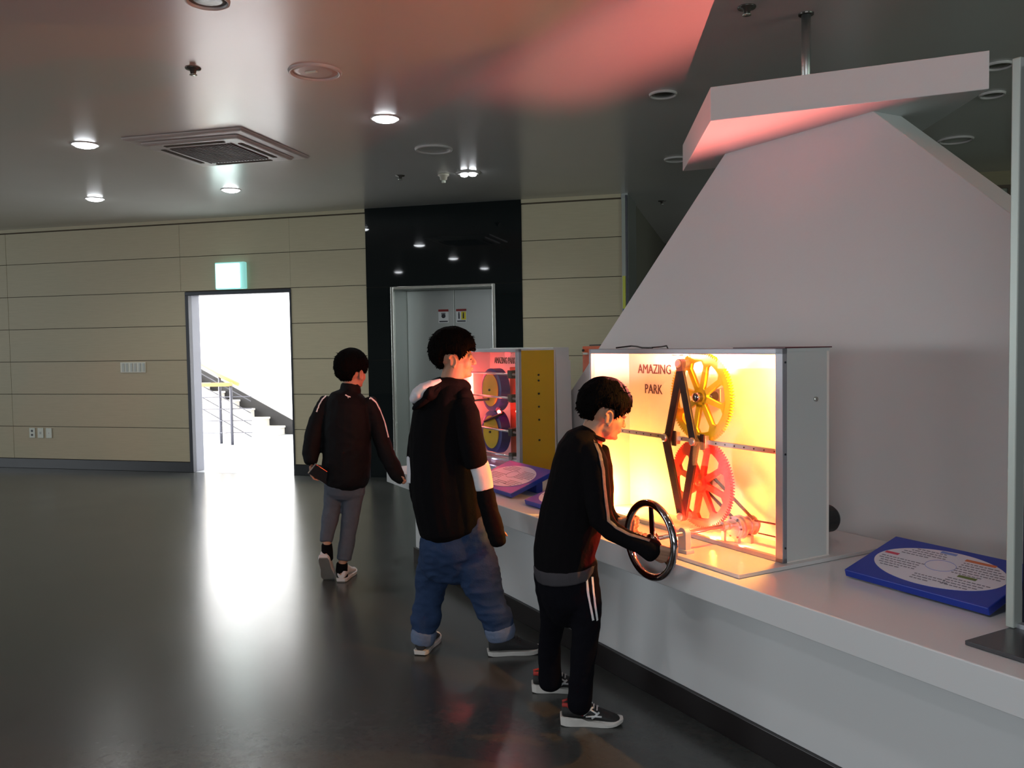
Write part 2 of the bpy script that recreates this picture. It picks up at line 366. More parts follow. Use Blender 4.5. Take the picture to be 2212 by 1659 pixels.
# stairwell shell
struct(G().box(-13, -3.7, YW + .02, 13.0, -0.1, -0.001).build('floor_stairwell', 'stairfloor'))
struct(G().box(-13, -3.7, 12.85, 13.0, 0, 6).build('wall_stair_back', 'stairwall'))
struct(G().box(-13, -12.9, YW + .2, 12.85, 0, 6).build('wall_stair_left', 'stairwall'))
struct(G().box(-3.75, -3.66, 9.2, 12.85, 0, 6).build('wall_stair_right', 'stairwall'))
g = G(); g.box(-13, -6.22, YW + .17, YW + .20, 0, H); g.box(-4.85, -3.7, YW + .17, YW + .20, 0, H); g.box(-6.22, -4.85, YW + .17, YW + .20, 2.10, H)
struct(g.build('wall_stair_front', 'stairwall'))
st = thing('staircase', (-8.3, 12.3, 0), 'pale stone staircase climbing to the left beyond the open doorway', 'stairs')
N = 12
for k in range(N):
    xe = -7.33 - .28 * k; z1 = .145 * (k + 1)
    G().box(xe - .30, xe - .0, 11.55, 12.82, max(0, z1 - .145) if k else 0, z1 - .03).build('riser', 'stone', st)
    G().box(xe - .30, xe + .02, 11.52, 12.82, z1 - .03, z1).build('tread', 'stone', st, bevel=.004)
g = G(); pts = [(-6.9, .0), (-6.9, .16), (-7.15, .22), (-10.6, 1.96), (-10.6, 1.60), (-7.3, 0.0)]
g.prism([(x, 12.825, z) for x, z in pts], [(x, 12.849, z) for x, z in pts]); g.build('skirting', 'skirt', st)
rl = thing('stair_railing', (-7.34, 11.4, 0), 'stair railing of grey posts, thin bars and wooden handrail beyond the doorway', 'railing')
G().cyl((-7.34, 11.30, 0), (-7.34, 11.30, .90), .022).build('post', 'railpost', rl, smooth=True)
G().cyl((-7.62, 11.44, 0), (-7.62, 11.44, 1.02), .022).build('post', 'railpost', rl, smooth=True)
G().cyl((-9.0, 11.44, 0), (-9.0, 11.44, 1.7), .022).build('post', 'railpost', rl, smooth=True)
G().tube([(-7.30, 11.45, .90), (-7.62, 11.44, 1.04), (-9.6, 11.44, 2.02)], .03).build('handrail', 'handrail', rl, smooth=True)
G().tube([(-7.32, 11.30, .91), (-9.6, 11.30, .89)], .03).build('handrail', 'handrail', rl, smooth=True)
for k in range(4):
    z = .16 + .18 * k
    G().tube([(-7.0, 11.30, z + .03), (-9.6, 11.30, z - .02)], .007, 6).build('bar', 'railpost', rl)
    G().tube([(-7.1, 11.44, z - .05), (-9.6, 11.44, z + 1.2)], .007, 6).build('bar', 'railpost', rl)

# ---- things on the back wall
t = thing('exit_sign', (-5.58, YW - .05, 2.27), 'glowing white emergency exit sign box above the open doorway', 'exit sign')
G().box(-5.775, -5.40, YW - .07, YW - .001, 2.125, 2.43).build('case', 'exitframe', t, bevel=.01)
G().box(-5.755, -5.455, YW - .078, YW - .07, 2.14, 2.41).build('lit_face', 'exit', t)
t = thing('switch_panel', (-6.96, YW - .01, 1.24), 'wide white light switch panel with six rockers left of the doorway', 'light switch')
G().box(-7.138, -6.787, YW - .012, YW - .001, 1.178, 1.302).build('plate', 'plastic', t, bevel=.003)
for k in range(6):
    x = -7.095 + .052 * k + (.012 if k > 1 else 0) + (.012 if k > 3 else 0)
    G().box(x - .015, x + .015, YW - .018, YW - .012, 1.19, 1.29).build('rocker', mat('rocker_grey', (.45, .50, .46), .4) if k == 0 else bpy.data.materials['rocker_grey'], t, bevel=.002)
for k, x in enumerate((-8.46, -8.335, -8.21)):
    t = thing('wall_socket', (x, YW - .01, .44), ['white wall socket with two dark outlets, leftmost of the three low plates', 'white wall plate between the two others low on the wood wall', 'blank white wall plate, rightmost of the three low plates'][k], 'wall socket', 'low wall plates')
    G().box(x - .042, x + .042, YW - .012, YW - .001, .378, .502).build('plate', 'plastic', t, bevel=.003)
    if k == 0:
        for z in (.415, .465): G().cyl((x, YW - .016, z), (x, YW - .011, z), .014, n=16).build('outlet', 'black', t)
    elif k == 1:
        G().box(x - .014, x + .014, YW - .014, YW - .012, .425, .455).build('jack', mat('jack_grey', (.42, .46, .4), .4), t)
    else:
        G().cyl((x, YW - .014, .44), (x, YW - .011, .44), .006, n=12).build('screw', 'ring', t)

# ================================================================ CEILING FITTINGS
def downlight(x, y, r, label, lit=True, deep=.05, group=None, name='downlight'):
    t = thing(name, (x, y, H), label, 'ceiling light', group)
    g = G(); prof = [(0.0, r * 1.16), (.006, r * 1.13), (.006, r * 1.02), (0.0, r)]
    n = 40; rg = [[Vector((x + q * math.cos(2 * pi * i / n), y + q * math.sin(2 * pi * i / n), H - z)) for i in range(n)] for z, q in prof]
    g.ringloft(rg, cap=False); g.build('trim_ring', 'ring', t, smooth=True)
    if lit: G().lathe((x, y, H - .001), (x, y, H - 1), [(0, r * .2), (0.0005, r), (.004, r * .97), (.016, r * .8), (.024, r * .45), (.026, r * .1)], n=40).build('diffuser', 'lamp', t, smooth=True)
    else:
        G().lathe((x, y, H - .001), (x, y, H - 1), [(0, r * .2), (0.0005, r), (.003, r * .98), (.0015, r * .6), (.0012, r * .1)], n=40).build('reflector', 'dim', t, smooth=True)
    return t
downlight(-4.59, 5.31, .085, 'lit round downlight left of the square air conditioner, nearer one', group='lit downlights')
downlight(-6.14, 7.21, .082, 'lit round downlight nearest the left end of the back wall', group='lit downlights')
downlight(-4.63, 7.23, .082, 'lit round downlight between air conditioner and exit sign', group='lit downlights')
downlight(-2.24, 5.32, .085, 'lit round downlight right of the air conditioner, largest and brightest', group='lit downlights')
lamp('ceiling_spot', 'SPOT', (-2.24, 5.32, H - .03), 40, (.92, .96, 1), .08, rot=(0, 0, 0), spot=2.6, blend=.8)
lamp('ceiling_spot', 'SPOT', (-4.59, 5.31, H - .03), 40, (.92, .96, 1), .08, rot=(0, 0, 0), spot=2.6, blend=.8)
lamp('ceiling_spot', 'SPOT', (-6.14, 7.21, H - .03), 40, (.95, .96, .9), .08, rot=(0, 0, 0), spot=2.6, blend=.8)
lamp('ceiling_spot', 'SPOT', (-4.63, 7.23, H - .03), 40, (.92, .97, .97), .08, rot=(0, 0, 0), spot=2.6, blend=.8)
t = thing('downlight', (-2.265, 7.2, H), 'small twin lamp downlight with two bright bulbs above the lift', 'ceiling light', 'lit downlights')
G().lathe((-2.265, 7.2, H), (-2.265, 7.2, 0), [(0, .11), (.008, .105), (.012, .09), (.012, .02)]).build('housing', 'ring', t, smooth=True)
for x in (-2.302, -2.225): G().sphere((x, 7.2, H - .022), (.033, .033, .014), 2).build('bulb', 'lamp', t, smooth=True)
lamp('ceiling_spot', 'SPOT', (-2.26, 7.2, H - .05), 40, (.92, .96, 1), .08, rot=(0, 0, 0), spot=2.6, blend=.8)

for k_, (x_, y_) in enumerate(((-4.75, 3.25), (-4.8, 1.2), (-6.65, 1.1), (-8.6, 3.2), (-9.6, -1.0), (-2.25, 1.2), (0.1, 1.3), (2.6, 1.3), (-2.3, -1.0), (2.6, 4.2))):  # spots past the mirrored ones are unseen, without fixtures, added to light the hall
    if k_ < 3: downlight(x_, y_, .085, ['lit downlight mirrored in the black granite as the second highest spot', 'lit downlight mirrored in the black granite as the right hand spot', 'lit downlight mirrored in the black granite as the lowest left spot'][k_], group='lit downlights')
    lamp('ceiling_spot', 'SPOT', (x_, y_, H - .03), 36, (.94, .96, 1), .08, rot=(0, 0, 0), spot=2.6, blend=.8)

def round_fitting(x, y, r, label, glassy=True):
    t = thing('round_ceiling_fitting', (x, y, H), label, 'ceiling fitting')
    n = 48
    def rings(prof): return [[Vector((x + q * math.cos(2 * pi * i / n), y + q * math.sin(2 * pi * i / n), H - z)) for i in range(n)] for z, q in prof]
    G().ringloft(rings([(0, r), (.012, r * .97), (.014, r * .90), (.008, r * .86), (.002, r * .84)]), cap=False).build('trim_ring', 'ring', t, smooth=True)
    G().lathe((x, y, H - .0005), (x, y, 0), [(0, r * .85), (.002, r * .84), (.004, r * .6), (.004, .01)], n=48).build('reflector', 'dim' if glassy == 1 else ('ceiling' if glassy == 2 else 'ring'), t, smooth=True)
    if glassy == 3: G().box(x - .045, x + .02, y - .03, y - .012, H - .012, H - .004).build('glint_bar', 'plastic', t)  # pale bar modelled as a glint on the fitting
    return t
round_fitting(-2.20, 3.30, .095, 'dark round recessed ceiling fitting cut by the top edge, left half', 1)
round_fitting(-2.22, 4.31, .145, 'large unlit round ceiling fitting with metal ring beyond the air conditioner', 3)
round_fitting(-2.24, 6.25, .145, 'faint round ceiling ring in front of the smoke detector', 2)
round_fitting(-0.43, 5.32, .085, 'small dark round ceiling fitting left of the white tower cap', 1)
round_fitting(1.61, 7.22, .125, 'faint round ceiling ring right of the tower near the slanted edge', 2)
round_fitting(-0.48, 7.22, .10, 'faint small ceiling ring beside the left tip of the tower cap', 2)
round_fitting(1.40, 5.33, .075, 'small dark ceiling fitting just right of the tower cap end', 1)
round_fitting(1.53, 5.95, .075, 'small dim ceiling fitting below the right end of the tower cap', 1)
def nozzle(x, y, label):
    t = thing('ceiling_sprinkler', (x, y, H), label, 'sprinkler')
    G().lathe((x, y, H), (x, y, 0), [(0, .042), (.006, .04), (.010, .018), (.03, .014), (.034, .006)], n=20).build('body', 'dim', t, smooth=True)
    G().lathe((x, y, H - .034), (x, y, 0), [(0, .02), (.003, .02), (.004, .003)], n=16).build('deflector', 'steel_edge', t, smooth=True)
nozzle(-2.81, 4.065, 'small dark sprinkler head above the air conditioner')
nozzle(.046, 4.07, 'small dark sprinkler head near the top edge beside the red light patch')
nozzle(-2.87, 7.12, 'tiny sprinkler head on the ceiling above the lift, left of the detector')
nozzle(-.77, 9.3, 'tiny dark sprinkler head far back beside the slanted tower edge')
t = thing('smoke_detector', (-2.49, 7.19, H), 'small cream smoke detector hanging beside the twin lamp downlight', 'smoke detector')
G().lathe((-2.49, 7.19, H), (-2.49, 7.19, 0), [(0, .05), (.015, .05), (.022, .035), (.05, .03), (.056, .01)], n=24).build('body', mat('cream_plastic', (.5, .47, .38), .4), t, smooth=True)
G().lathe((-2.49, 7.19, H - .056), (-2.49, 7.19, 0), [(0, .018), (.02, .018), (.022, .004)], n=16).build('sensor', 'plastic', t, smooth=True)
# cassette air conditioner
ax, ay = -3.73, 5.70
t = thing('ceiling_air_conditioner', (ax, ay, H), 'square ceiling cassette air conditioner with brown centre grille', 'air conditioner')
g = G(); R = .49
def sq(r, z): return [(ax - r, ay - r, z), (ax + r, ay - r, z), (ax + r, ay + r, z), (ax - r, ay + r, z)]
g.prism(sq(R, H), sq(R - .02, H - .022)); g.prism(sq(R - .09, H - .022), sq(R - .11, H - .045)); g.build('housing', mat('aircon_white', (.48, .45, .42), .4), t, bevel=.012)
g = G(); g.box(ax - .25, ax + .25, ay - .25, ay + .25, H - .050, H - .0455); g.build('grille', 'grille', t)
g = G()
for k in range(20): g.box(ax - .25 + k * .026, ax - .238 + k * .026, ay - .25, ay + .25, H - .054, H - .050)
g.build('grille_slats', mat('grille_slat_brown', (.10, .08, .07), .6), t)
for k in range(4):
    g = G(); a = k * pi / 2; c, s_ = math.cos(a), math.sin(a)
    def rr(x, y, z): return (ax + x * c - y * s_, ay + x * s_ + y * c, z)
    g.prism([rr(-.24, .30, H - .046), rr(.24, .30, H - .046), rr(.24, .335, H - .046), rr(-.24, .335, H - .046)], [rr(-.24, .30, H - .049), rr(.24, .30, H - .049), rr(.24, .335, H - .049), rr(-.24, .335, H - .049)])
    g.build('air_slot', 'groove', t)

# ================================================================ COUNTER AND TOWER
ct = thing('display_counter', w(3.2, 2.6, 0), 'long white display counter with overhanging worktop and black plinth', 'counter')
G(toW).box(-1.5, 5.29, 2.167, 2.955, .10, .532).build('counter_base', 'white', ct, bevel=.003)
G(toW).box(-1.5, 5.30, 2.153, 2.958, 0, .10).build('plinth', 'plinth', ct, bevel=.002)
G(toW).box(-1.5, 5.45, 2.03, 2.9605, .532, .63).build('worktop', 'white', ct, bevel=.004)
tw = thing('display_tower', w(2.765, 3.05, 0), 'tall white tapering tower panel with a slanted box cap behind the counter', 'partition')
lo = [(5.18, .0), (5.18, .63), (3.169, 2.37), (2.343, 2.37), (.33, .63), (.33, 0)]
g = G(toW); g.prism([(u, 2.961, z) for u, z in lo], [(u, 3.135, z) for u, z in lo]); g.build('tower_panel', 'panel', tw, bevel=.003)
cp = [(2.737, 2.471), (1.934, 3.091), (2.794, 3.671), (3.597, 3.051)]
g = G(toW); g.prism([(u, v, 2.36) for u, v in cp], [(u, v, 2.50) for u, v in cp]); g.build('tower_cap', 'panel', tw, bevel=.003)
g = G(toW); g.cyl((2.846, 3.15, 2.49), (2.846, 3.15, H), .021)
g.build('support_pole', 'steel', tw, smooth=True)
G(toW).lathe((2.846, 3.15, H), (2.846, 3.15, 0), [(0, .035), (.006, .034), (.008, .022)]).build('pole_flange', 'dim', tw)

# ================================================================ NEAR EXHIBIT CABINET
U0, U1, V0, V1, Z0, Z1 = 2.197, 3.423, 2.316, 2.556, .645, 1.42
cb = thing('exhibit_cabinet', w(2.8, 2.43, .63), 'glass fronted exhibit cabinet glowing orange with yellow and red gear wheels', 'exhibit cabinet')
g = G(toW); g.box(2.171, 3.46, 2.081, 2.92, .631, .645); g.build('base_plate', mat('grey_white_plate', (.60, .60, .58), .22), cb, bevel=.002)
F = .036
g = G(toW); g.box(U0, U1, V0, V0 + .022, Z1 - F * .6, Z1); g.box(U0, U1, V0, V0 + .022, Z0, Z0 + .018); g.box(U0, U0 + F, V0, V0 + .022, Z0, Z1); g.box(U1 - .018, U1, V0, V0 + .022, Z0, Z1)
g.build('front_frame', 'alu', cb, bevel=.002)
g = G(toW); g.box(U0 + .002, U0 + .014, V0 + .022, V1 - .012, Z0, Z1 - .004); g.build('side_panel', 'cabwhite', cb, bevel=.002)
g = G(toW); g.box(U1 - .014, U1 - .002, V0 + .022, V1 - .012, Z0, Z1 - .004); g.build('side_panel', 'inner', cb)
g = G(toW); g.box(U0 + .002, U1 - .002, V1 - .012, V1, Z0, Z1 - .004); g.build('back_panel', 'inner', cb)
g = G(toW); g.box(U0, U1, V0 + .022, V1, Z0 - .0005, Z0 + .004); g.build('inner_floor', 'inner', cb)
# roof with a small open vent slot
vs = (2.832, 2.893, 2.3990, 2.4090)
g = G(toW); g.box(U0, vs[0], V0 + .022, V1, Z1 - .012, Z1); g.box(vs[1], U1, V0 + .022, V1, Z1 - .012, Z1); g.box(vs[0], vs[1], V0 + .022, vs[2], Z1 - .012, Z1); g.box(vs[0], vs[1], vs[3], V1, Z1 - .012, Z1)
g.build('roof_panel', 'cabwhite', cb)
g = G(toW); g.box(U0 - .002, U0 + .26, V0 + .01, V1 + .01, Z1, Z1 + .004); g.build('roof_edge_strip', mat('dark_red_strip', (.10, .02, .03), .4), cb)
G(toW).box(U0 + F, U1 - .018, V0 + .008, V0 + .012, Z0 + .018, Z1 - F * .6).build('glass_pane', 'glass', cb)
for uu, vv, zz in ((U0, 2.483, 1.232),):
    G(toW).cyl((uu + .003, vv, zz), (uu - .004, vv, zz), .009, n=14).build('side_screw', 'steel_edge', cb, smooth=True)
for zz in (.70, 1.04, 1.37):
    G(toW).cyl((U0 + .002, V0 + .012, zz), (U0 - .002, V0 + .012, zz), .004, n=10).build('frame_screw', 'darkframe', cb)
# cable tangle on the roof
g = G(toW); g.tube([(3.40, 2.46, 1.424), (3.33, 2.50, 1.432), (3.25, 2.47, 1.430), (3.17, 2.44, 1.424), (3.08, 2.43, 1.423)], .004, 6)
g.tube([(3.12, 2.43, 1.423), (3.03, 2.44, 1.428), (2.98, 2.43, 1.432), (2.96, 2.42, 1.421)], .0035, 6); g.build('cable', 'black', cb)
# gears
def gear(name, uc, zc, v, r_out, r_root, teeth, m, th=.016, holes=8, phase=0.0):
    g = G(toW); bm = g.bm
    def ring(rf, n, vv): return [bm.verts.new(w(uc + rf(i) * math.cos(2 * pi * i / n + phase), vv, zc + rf(i) * math.sin(2 * pi * i / n + phase))) for i in range(n)]
    n = teeth * 4
    ro = lambda i: r_out if i % 4 in (1, 2) else r_root
    ri = lambda i: r_root - .030
    A = ring(ro, n, v); B = ring(ri, n, v); C = ring(ro, n, v + th); D = ring(ri, n, v + th)
    for i in range(n):
        j = (i + 1) % n
        bm.faces.new((A[i], A[j], B[j], B[i])); bm.faces.new((C[i], D[i], D[j], C[j]))
        bm.faces.new((A[i], C[i], C[j], A[j])); bm.faces.new((B[i], B[j], D[j], D[i]))
    g.cyl((uc, v, zc), (uc, v + th, zc), .042, n=32)
    for k in range(holes):
        a = 2 * pi * k / holes + .25; ca, sa = math.cos(a), math.sin(a); rA, rB = .030, r_root - .026
        def q(r, s_, vv): return (uc + r * ca - s_ * sa, vv, zc + r * sa + s_ * ca)
        g.prism([q(rA, -.013, v), q(rB, -.010, v), q(rB, .010, v), q(rA, .013, v)], [q(rA, -.013, v + th), q(rB, -.010, v + th), q(rB, .010, v + th), q(rA, .013, v + th)])
        # rounded corners where a spoke meets the rim
        for s_ in (-1, 1):
            g.prism([q(rB, s_ * .010, v), q(rB, s_ * .034, v), q(rB - .022, s_ * .010, v)], [q(rB, s_ * .010, v + th), q(rB, s_ * .034, v + th), q(rB - .022, s_ * .010, v + th)])
    return g.build(name, m, cb)
GU = 2.748
yg = gear('gear_wheel', GU, 1.216, 2.415, .190, .179, 96, 'yellow'); tag(yg, 'yellow toothed gear wheel')
rg_ = gear('gear_wheel', GU, .853, 2.415, .190, .179, 96, 'red', phase=.03); tag(rg_, 'red toothed gear wheel')
G(toW).lathe((GU, 2.385, 1.216), (GU, 3, 1.216), [(0, .006), (.002, .019), (.014, .021), (.14, .021)], n=24).build('gear_hub', 'chrome', yg, smooth=True)
G(toW).lathe((GU, 2.395, .853), (GU, 3, .853), [(0, .004), (.002, .009), (.012, .012), (.14, .014)], n=24).build('gear_hub', 'red', rg_, smooth=True)
G(toW).box(GU - .03, GU + .03, 2.50, 2.545, 1.18, 1.25).build('bearing_block', 'metal', cb, bevel=.004)
G(toW).box(GU - .03, GU + .03, 2.50, 2.545, .82, .89).build('bearing_block', 'metal', cb, bevel=.004)
# diamond linkage
PT, PB, PL, PR = (2.822, 1.357), (2.815, .706), (2.916, 1.034), (2.734, 1.034)
def link(a, b, v, th=.012, wd=.020, m='blackmetal'):
    g = G(toW); n = 10
    d = Vector((b[0] - a[0], b[1] - a[1])); L = d.length; ang = math.atan2(d.y, d.x); pts = []
    for k in range(n + 1):
        t = ang + pi / 2 + pi * k / n; pts.append((a[0] + wd * math.cos(t), a[1] + wd * math.sin(t)))
    for k in range(n + 1):
        t = ang - pi / 2 + pi * k / n; pts.append((b[0] + wd * math.cos(t), b[1] + wd * math.sin(t)))
    g.prism([(p[0], v, p[1]) for p in pts], [(p[0], v + th, p[1]) for p in pts]); return g.build('link_bar', m, cb, bevel=.001)
link(PT, PL, 2.376); link(PT, PR, 2.363); link(PB, PL, 2.363); link(PB, PR, 2.376)
def pin(p, v0, v1, r, name='pivot_pin', m='metal'):
    return G(toW).lathe((p[0], v0, p[1]), (p[0], v1, p[1]), [(0, r * .8), (.003, r), (v1 - v0, r)], n=20).build(name, m, cb, smooth=False)
for p in (PT, PB, PL, PR): pin(p, 2.354, 2.363, .017)
pin(PT, 2.388, 2.416, .016, 'crank_spacer', 'metal'); pin(PB, 2.388, 2.416, .016, 'crank_spacer', 'metal')
# slide rail with carriages
g = G(toW); g.box(U0 + .03, U1 - .016, 2.403, 2.412, 1.022, 1.042); rail = g.build('slide_rail', 'metal', cb, bevel=.002)
for k in range(22): G(toW).cyl((U0 + .07 + k * .053, 2.4015, 1.032), (U0 + .07 + k * .053, 2.403, 1.032), .0035, n=8).build('rail_screw', 'black', rail)
for p in (PL, PR):
    c = G(toW).box(p[0] - .048, p[0] + .005, 2.390, 2.411, 1.008, 1.060).build('carriage', 'metal', cb, bevel=.002)
    G(toW).box(p[0] - .045, p[0] - .020, 2.384, 2.392, 1.000, 1.066).build('carriage_clamp', 'blackmetal', c, bevel=.002)
# drive: shaft, bearing bracket, gearbox, belt
SZ = .718
G(toW).cyl((2.505, 1.965, SZ), (2.535, 2.36, SZ), .0085, n=16).build('drive_shaft', 'metal', cb, smooth=True)
g = G(toW); g.box(2.485, 2.555, 2.115, 2.155, .645, .658)
prof = [(2.497, .655), (2.543, .655)] + [(2.520 + .023 * math.cos(a), SZ + .023 * math.sin(a)) for a in [pi * k / 10 for k in range(11)]]
g.prism([(u, 2.122, z) for u, z in prof], [(u, 2.148, z) for u, z in prof]); g.build('bearing_bracket', 'cabwhite', cb, bevel=.002)
ch = G(toW).lathe((2.533, 2.335, SZ), (2.536, 3, SZ), [(0, .012), (.002, .018), (.02, .018), (.021, .010), (.03, .010), (.031, .018), (.045, .018), (.046, .008)], n=20).build('shaft_coupling', 'metal', cb)
gb = G(toW).lathe((2.51, 2.372, .712), (2.505, 3, .712), [(0, .012), (.001, .034), (.008, .034), (.009, .046), (.018, .046), (.019, .038), (.030, .038), (.031, .048), (.040, .048), (.041, .034), (.07, .034), (.071, .040), (.076, .040), (.077, .030), (.10, .030), (.101, .040), (.105, .040), (.106, .020), (.13, .020)], n=36).build('gearbox', 'metal', cb)
for k in range(6):
    a = k * pi / 3; G(toW).cyl((2.51 + .04 * math.cos(a), 2.376, .712 + .04 * math.sin(a)), (2.51 + .04 * math.cos(a), 2.382, .712 + .04 * math.sin(a)), .004, n=8).build('bolt', 'black', gb)
G(toW).box(2.50, 2.52, 2.39, 2.405, .649, .69).build('gearbox_foot', 'metal', gb); G(toW).box(2.47, 2.55, 2.43, 2.445, .649, .68).build('gearbox_foot', 'metal', gb)
G(toW).box(2.56, 2.575, 2.372, 2.385, .649, .71).build('shaft_stand', 'metal', cb)
g = G(toW); dv = .016
p0, p1 = Vector((2.505, .712)), Vector((GU, .853)); n2 = (p1 - p0).normalized(); pn = Vector((-n2.y, n2.x))
for sgn, r0, r1 in ((1, .031, .036), (-1, .031, .036)):
    a = p0 + pn * sgn * r0; b = p1 + pn * sgn * r1; q = pn * sgn * .004
    g.prism([(a.x, 2.452, a.y), (b.x, 2.452, b.y), (b.x + q.x, 2.452, b.y + q.y), (a.x + q.x, 2.452, a.y + q.y)], [(a.x, 2.452 + dv, a.y), (b.x, 2.452 + dv, b.y), (b.x + q.x, 2.452 + dv, b.y + q.y), (a.x + q.x, 2.452 + dv, a.y + q.y)])
g.build('drive_belt', 'blackmetal', cb)
G(toW).cyl((GU, 2.45, .853), (GU, 2.472, .853), .037, n=28).build('belt_pulley', 'metal', cb)
g = G(toW); g.tube([(2.47, 2.45, .74), (2.35, 2.46, .742), (2.215, 2.44, .735)], .004, 6); g.tube([(2.46, 2.46, .69), (2.34, 2.45, .695), (2.215, 2.44, .70)], .003, 6); g.build('cable', 'black', cb)
# hand wheel (turned by the boy in the three-line trousers)
WC = (2.500, 1.955, SZ); WR = .137
hw = G(toW).tube([(WC[0] + WR * math.cos(2 * pi * k / 64), WC[1], WC[2] + WR * math.sin(2 * pi * k / 64)) for k in range(64)], .0140, 16, closed=True).build('hand_wheel', 'chrome', cb, smooth=True)
for a in (pi / 2 + .04, pi / 2 + .04 + 2 * pi / 3, pi / 2 + .04 - 2 * pi / 3):
    c, s_ = math.cos(a), math.sin(a)
    def q(r, h, v): return (WC[0] + r * c - h * s_, v, WC[2] + r * s_ + h * c)
    g = G(toW); g.prism([q(.015, -.013, 1.962), q(.13, -.011, 1.952), q(.13, .011, 1.952), q(.015, .013, 1.962)], [q(.015, -.013, 1.970), q(.13, -.011, 1.958), q(.13, .011, 1.958), q(.015, .013, 1.970)])
    g.build('spoke', 'chrome', hw, bevel=.002)
G(toW).lathe((2.500, 1.950, SZ), (2.503, 3, SZ), [(0, .010), (.003, .022), (.03, .024), (.034, .010)], n=24).build('hub', 'chrome', hw, smooth=True)
# lettering: on the back wall and on the base plate
text_mesh('lettering', 'AMAZING', w(3.335, V1 - .0135, 1.300), -UB, (0, 0, 1), .064, 'letter', cb, squash=.86)
text_mesh('lettering', 'PARK', w(3.285, V1 - .0135, 1.205), -UB, (0, 0, 1), .064, 'letter', cb, squash=.86)
text_mesh('lettering', 'AMAZING PARK', w(3.16, 2.175, .6455), -UB, VB, .050, 'letter', cb, squash=1.0)
# black motor behind the cabinet
mt = G(toW).lathe((2.262, V1 - .002, .765), (2.262, 3, .765), [(0, .04), (.004, .052), (.075, .052), (.088, .044), (.092, .012)], n=32).build('drive_motor', 'black', cb)
# light inside
for (u, v, z, e, c, r) in ((2.262, 2.365, 1.388, 62, (1, .42, .075), .009), (3.30, 2.37, .72, 24, (1, .46, .08), .015), (2.62, 2.37, .665, 5, (1, .42, .06), .012), (2.262, 2.40, .98, 16, (1, .05, .02), .015), (3.1, 2.36, 1.400, 2.5, (1, .18, .05), .01), (2.45, 2.36, .662, 5, (1, .05, .03), .01), (2.74, 2.3325, .669, 40, (1, .02, .012), .005)):
    lamp('cabinet_led', 'POINT', w(u, v, z), e, c, r)
lamp('vent_lamp', 'POINT', w(2.870, 2.40, 1.400), 125, (1, .21, .18), .003)
G(toW).box(2.845, 2.895, 2.388, 2.412, 1.390, 1.3945).build('lamp_holder', 'blackmetal', cb)

# orange cabinet on the tower's far side
t = thing('exhibit_cabinet', w(4.2, 3.4, .63), 'orange sided exhibit cabinet showing past the white tower edge beside the gear cabinet', 'exhibit cabinet')
G(toW).box(3.6, 4.806, 3.20, 3.45, .63, 1.428).build('side_panel', 'orange', t, bevel=.003)
G(toW).box(4.735, 4.785, 3.19, 3.20, 1.372, 1.386).build('label_plate', 'plastic', t)
G(toW).cyl((4.79, 3.20, 1.400), (4.79, 3.19, 1.400), .009, n=12).build('bolt', 'black', t)
G(toW).tube([(4.79, 3.25, 1.434), (4.65, 3.23, 1.436), (4.5, 3.24, 1.434), (3.8, 3.3, 1.434)], .005, 6).build('cable', 'black', t)
G(toW).box(3.55, 4.9, 3.15, 3.55, 0, .63).build('stand', 'white', t)

# ================================================================ FAR EXHIBIT CABINET
A0, A1, B0, B1 = 4.487, 5.36, 2.524, 2.79
fb = thing('exhibit_cabinet', w(4.9, 2.65, .63), 'exhibit cabinet with yellow side and red lit blue wheels behind the hooded boy', 'exhibit cabinet')
G(toW).box(A0 - .01, A1 + .03, 2.36, 2.93, .631, .645).build('base_plate', mat('pale_blue_plate', (.22, .25, .55), .15), fb, bevel=.002)
g = G(toW); g.box(A0, A1, B0, B0 + .022, 1.40, 1.42); g.box(A0, A1, B0, B0 + .022, .645, .672); g.box(A0, A0 + .04, B0, B0 + .022, .645, 1.42); g.box(A1 - .03, A1, B0, B0 + .022, .645, 1.42)
g.build('front_frame', 'alu', fb, bevel=.002)
G(toW).box(A0 + .002, A0 + .014, B0 + .022, B1, .645, 1.418).build('side_panel', 'yelpanel', fb, bevel=.002)
G(toW).box(A1 - .014, A1 - .002, B0 + .022, B1, .645, 1.418).build('side_panel', 'inner', fb)
G(toW).box(A0 + .002, A1 - .002, B1 - .012, B1, .645, 1.418).build('back_panel', 'inner', fb)
G(toW).box(A0, A1, B0 + .022, B1, 1.41, 1.42).build('roof_panel', 'cabwhite', fb)
g = G(toW); pts = [(.645, 2.80), (1.418, 2.792), (1.34, 2.90), (.645, 2.91)]
g.prism([(A0 + .004, v, z) for z, v in pts], [(A0 + .02, v, z) for z, v in pts]); g.build('rear_panel', 'cabwhite', fb)
G(toW).box(A0 + .03, A1, 2.79, 2.905, .645, 1.425).build('rear_board', 'cabwhite', fb)
G(toW).box(A0 + .04, A1 - .03, B0 + .008, B0 + .012, .672, 1.40).build('glass_pane', 'glass', fb)
for z in (1.26, 1.225, 1.145, 1.065, .985, .86): G(toW).cyl((A0 + .004, 2.665, z), (A0 - .003, 2.665, z), .006, n=10).build('side_screw', 'black', fb)
G(toW).box(4.50, 4.90, 2.69, 2.76, .66, 1.30).build('orange_post', 'orange', fb, bevel=.004)
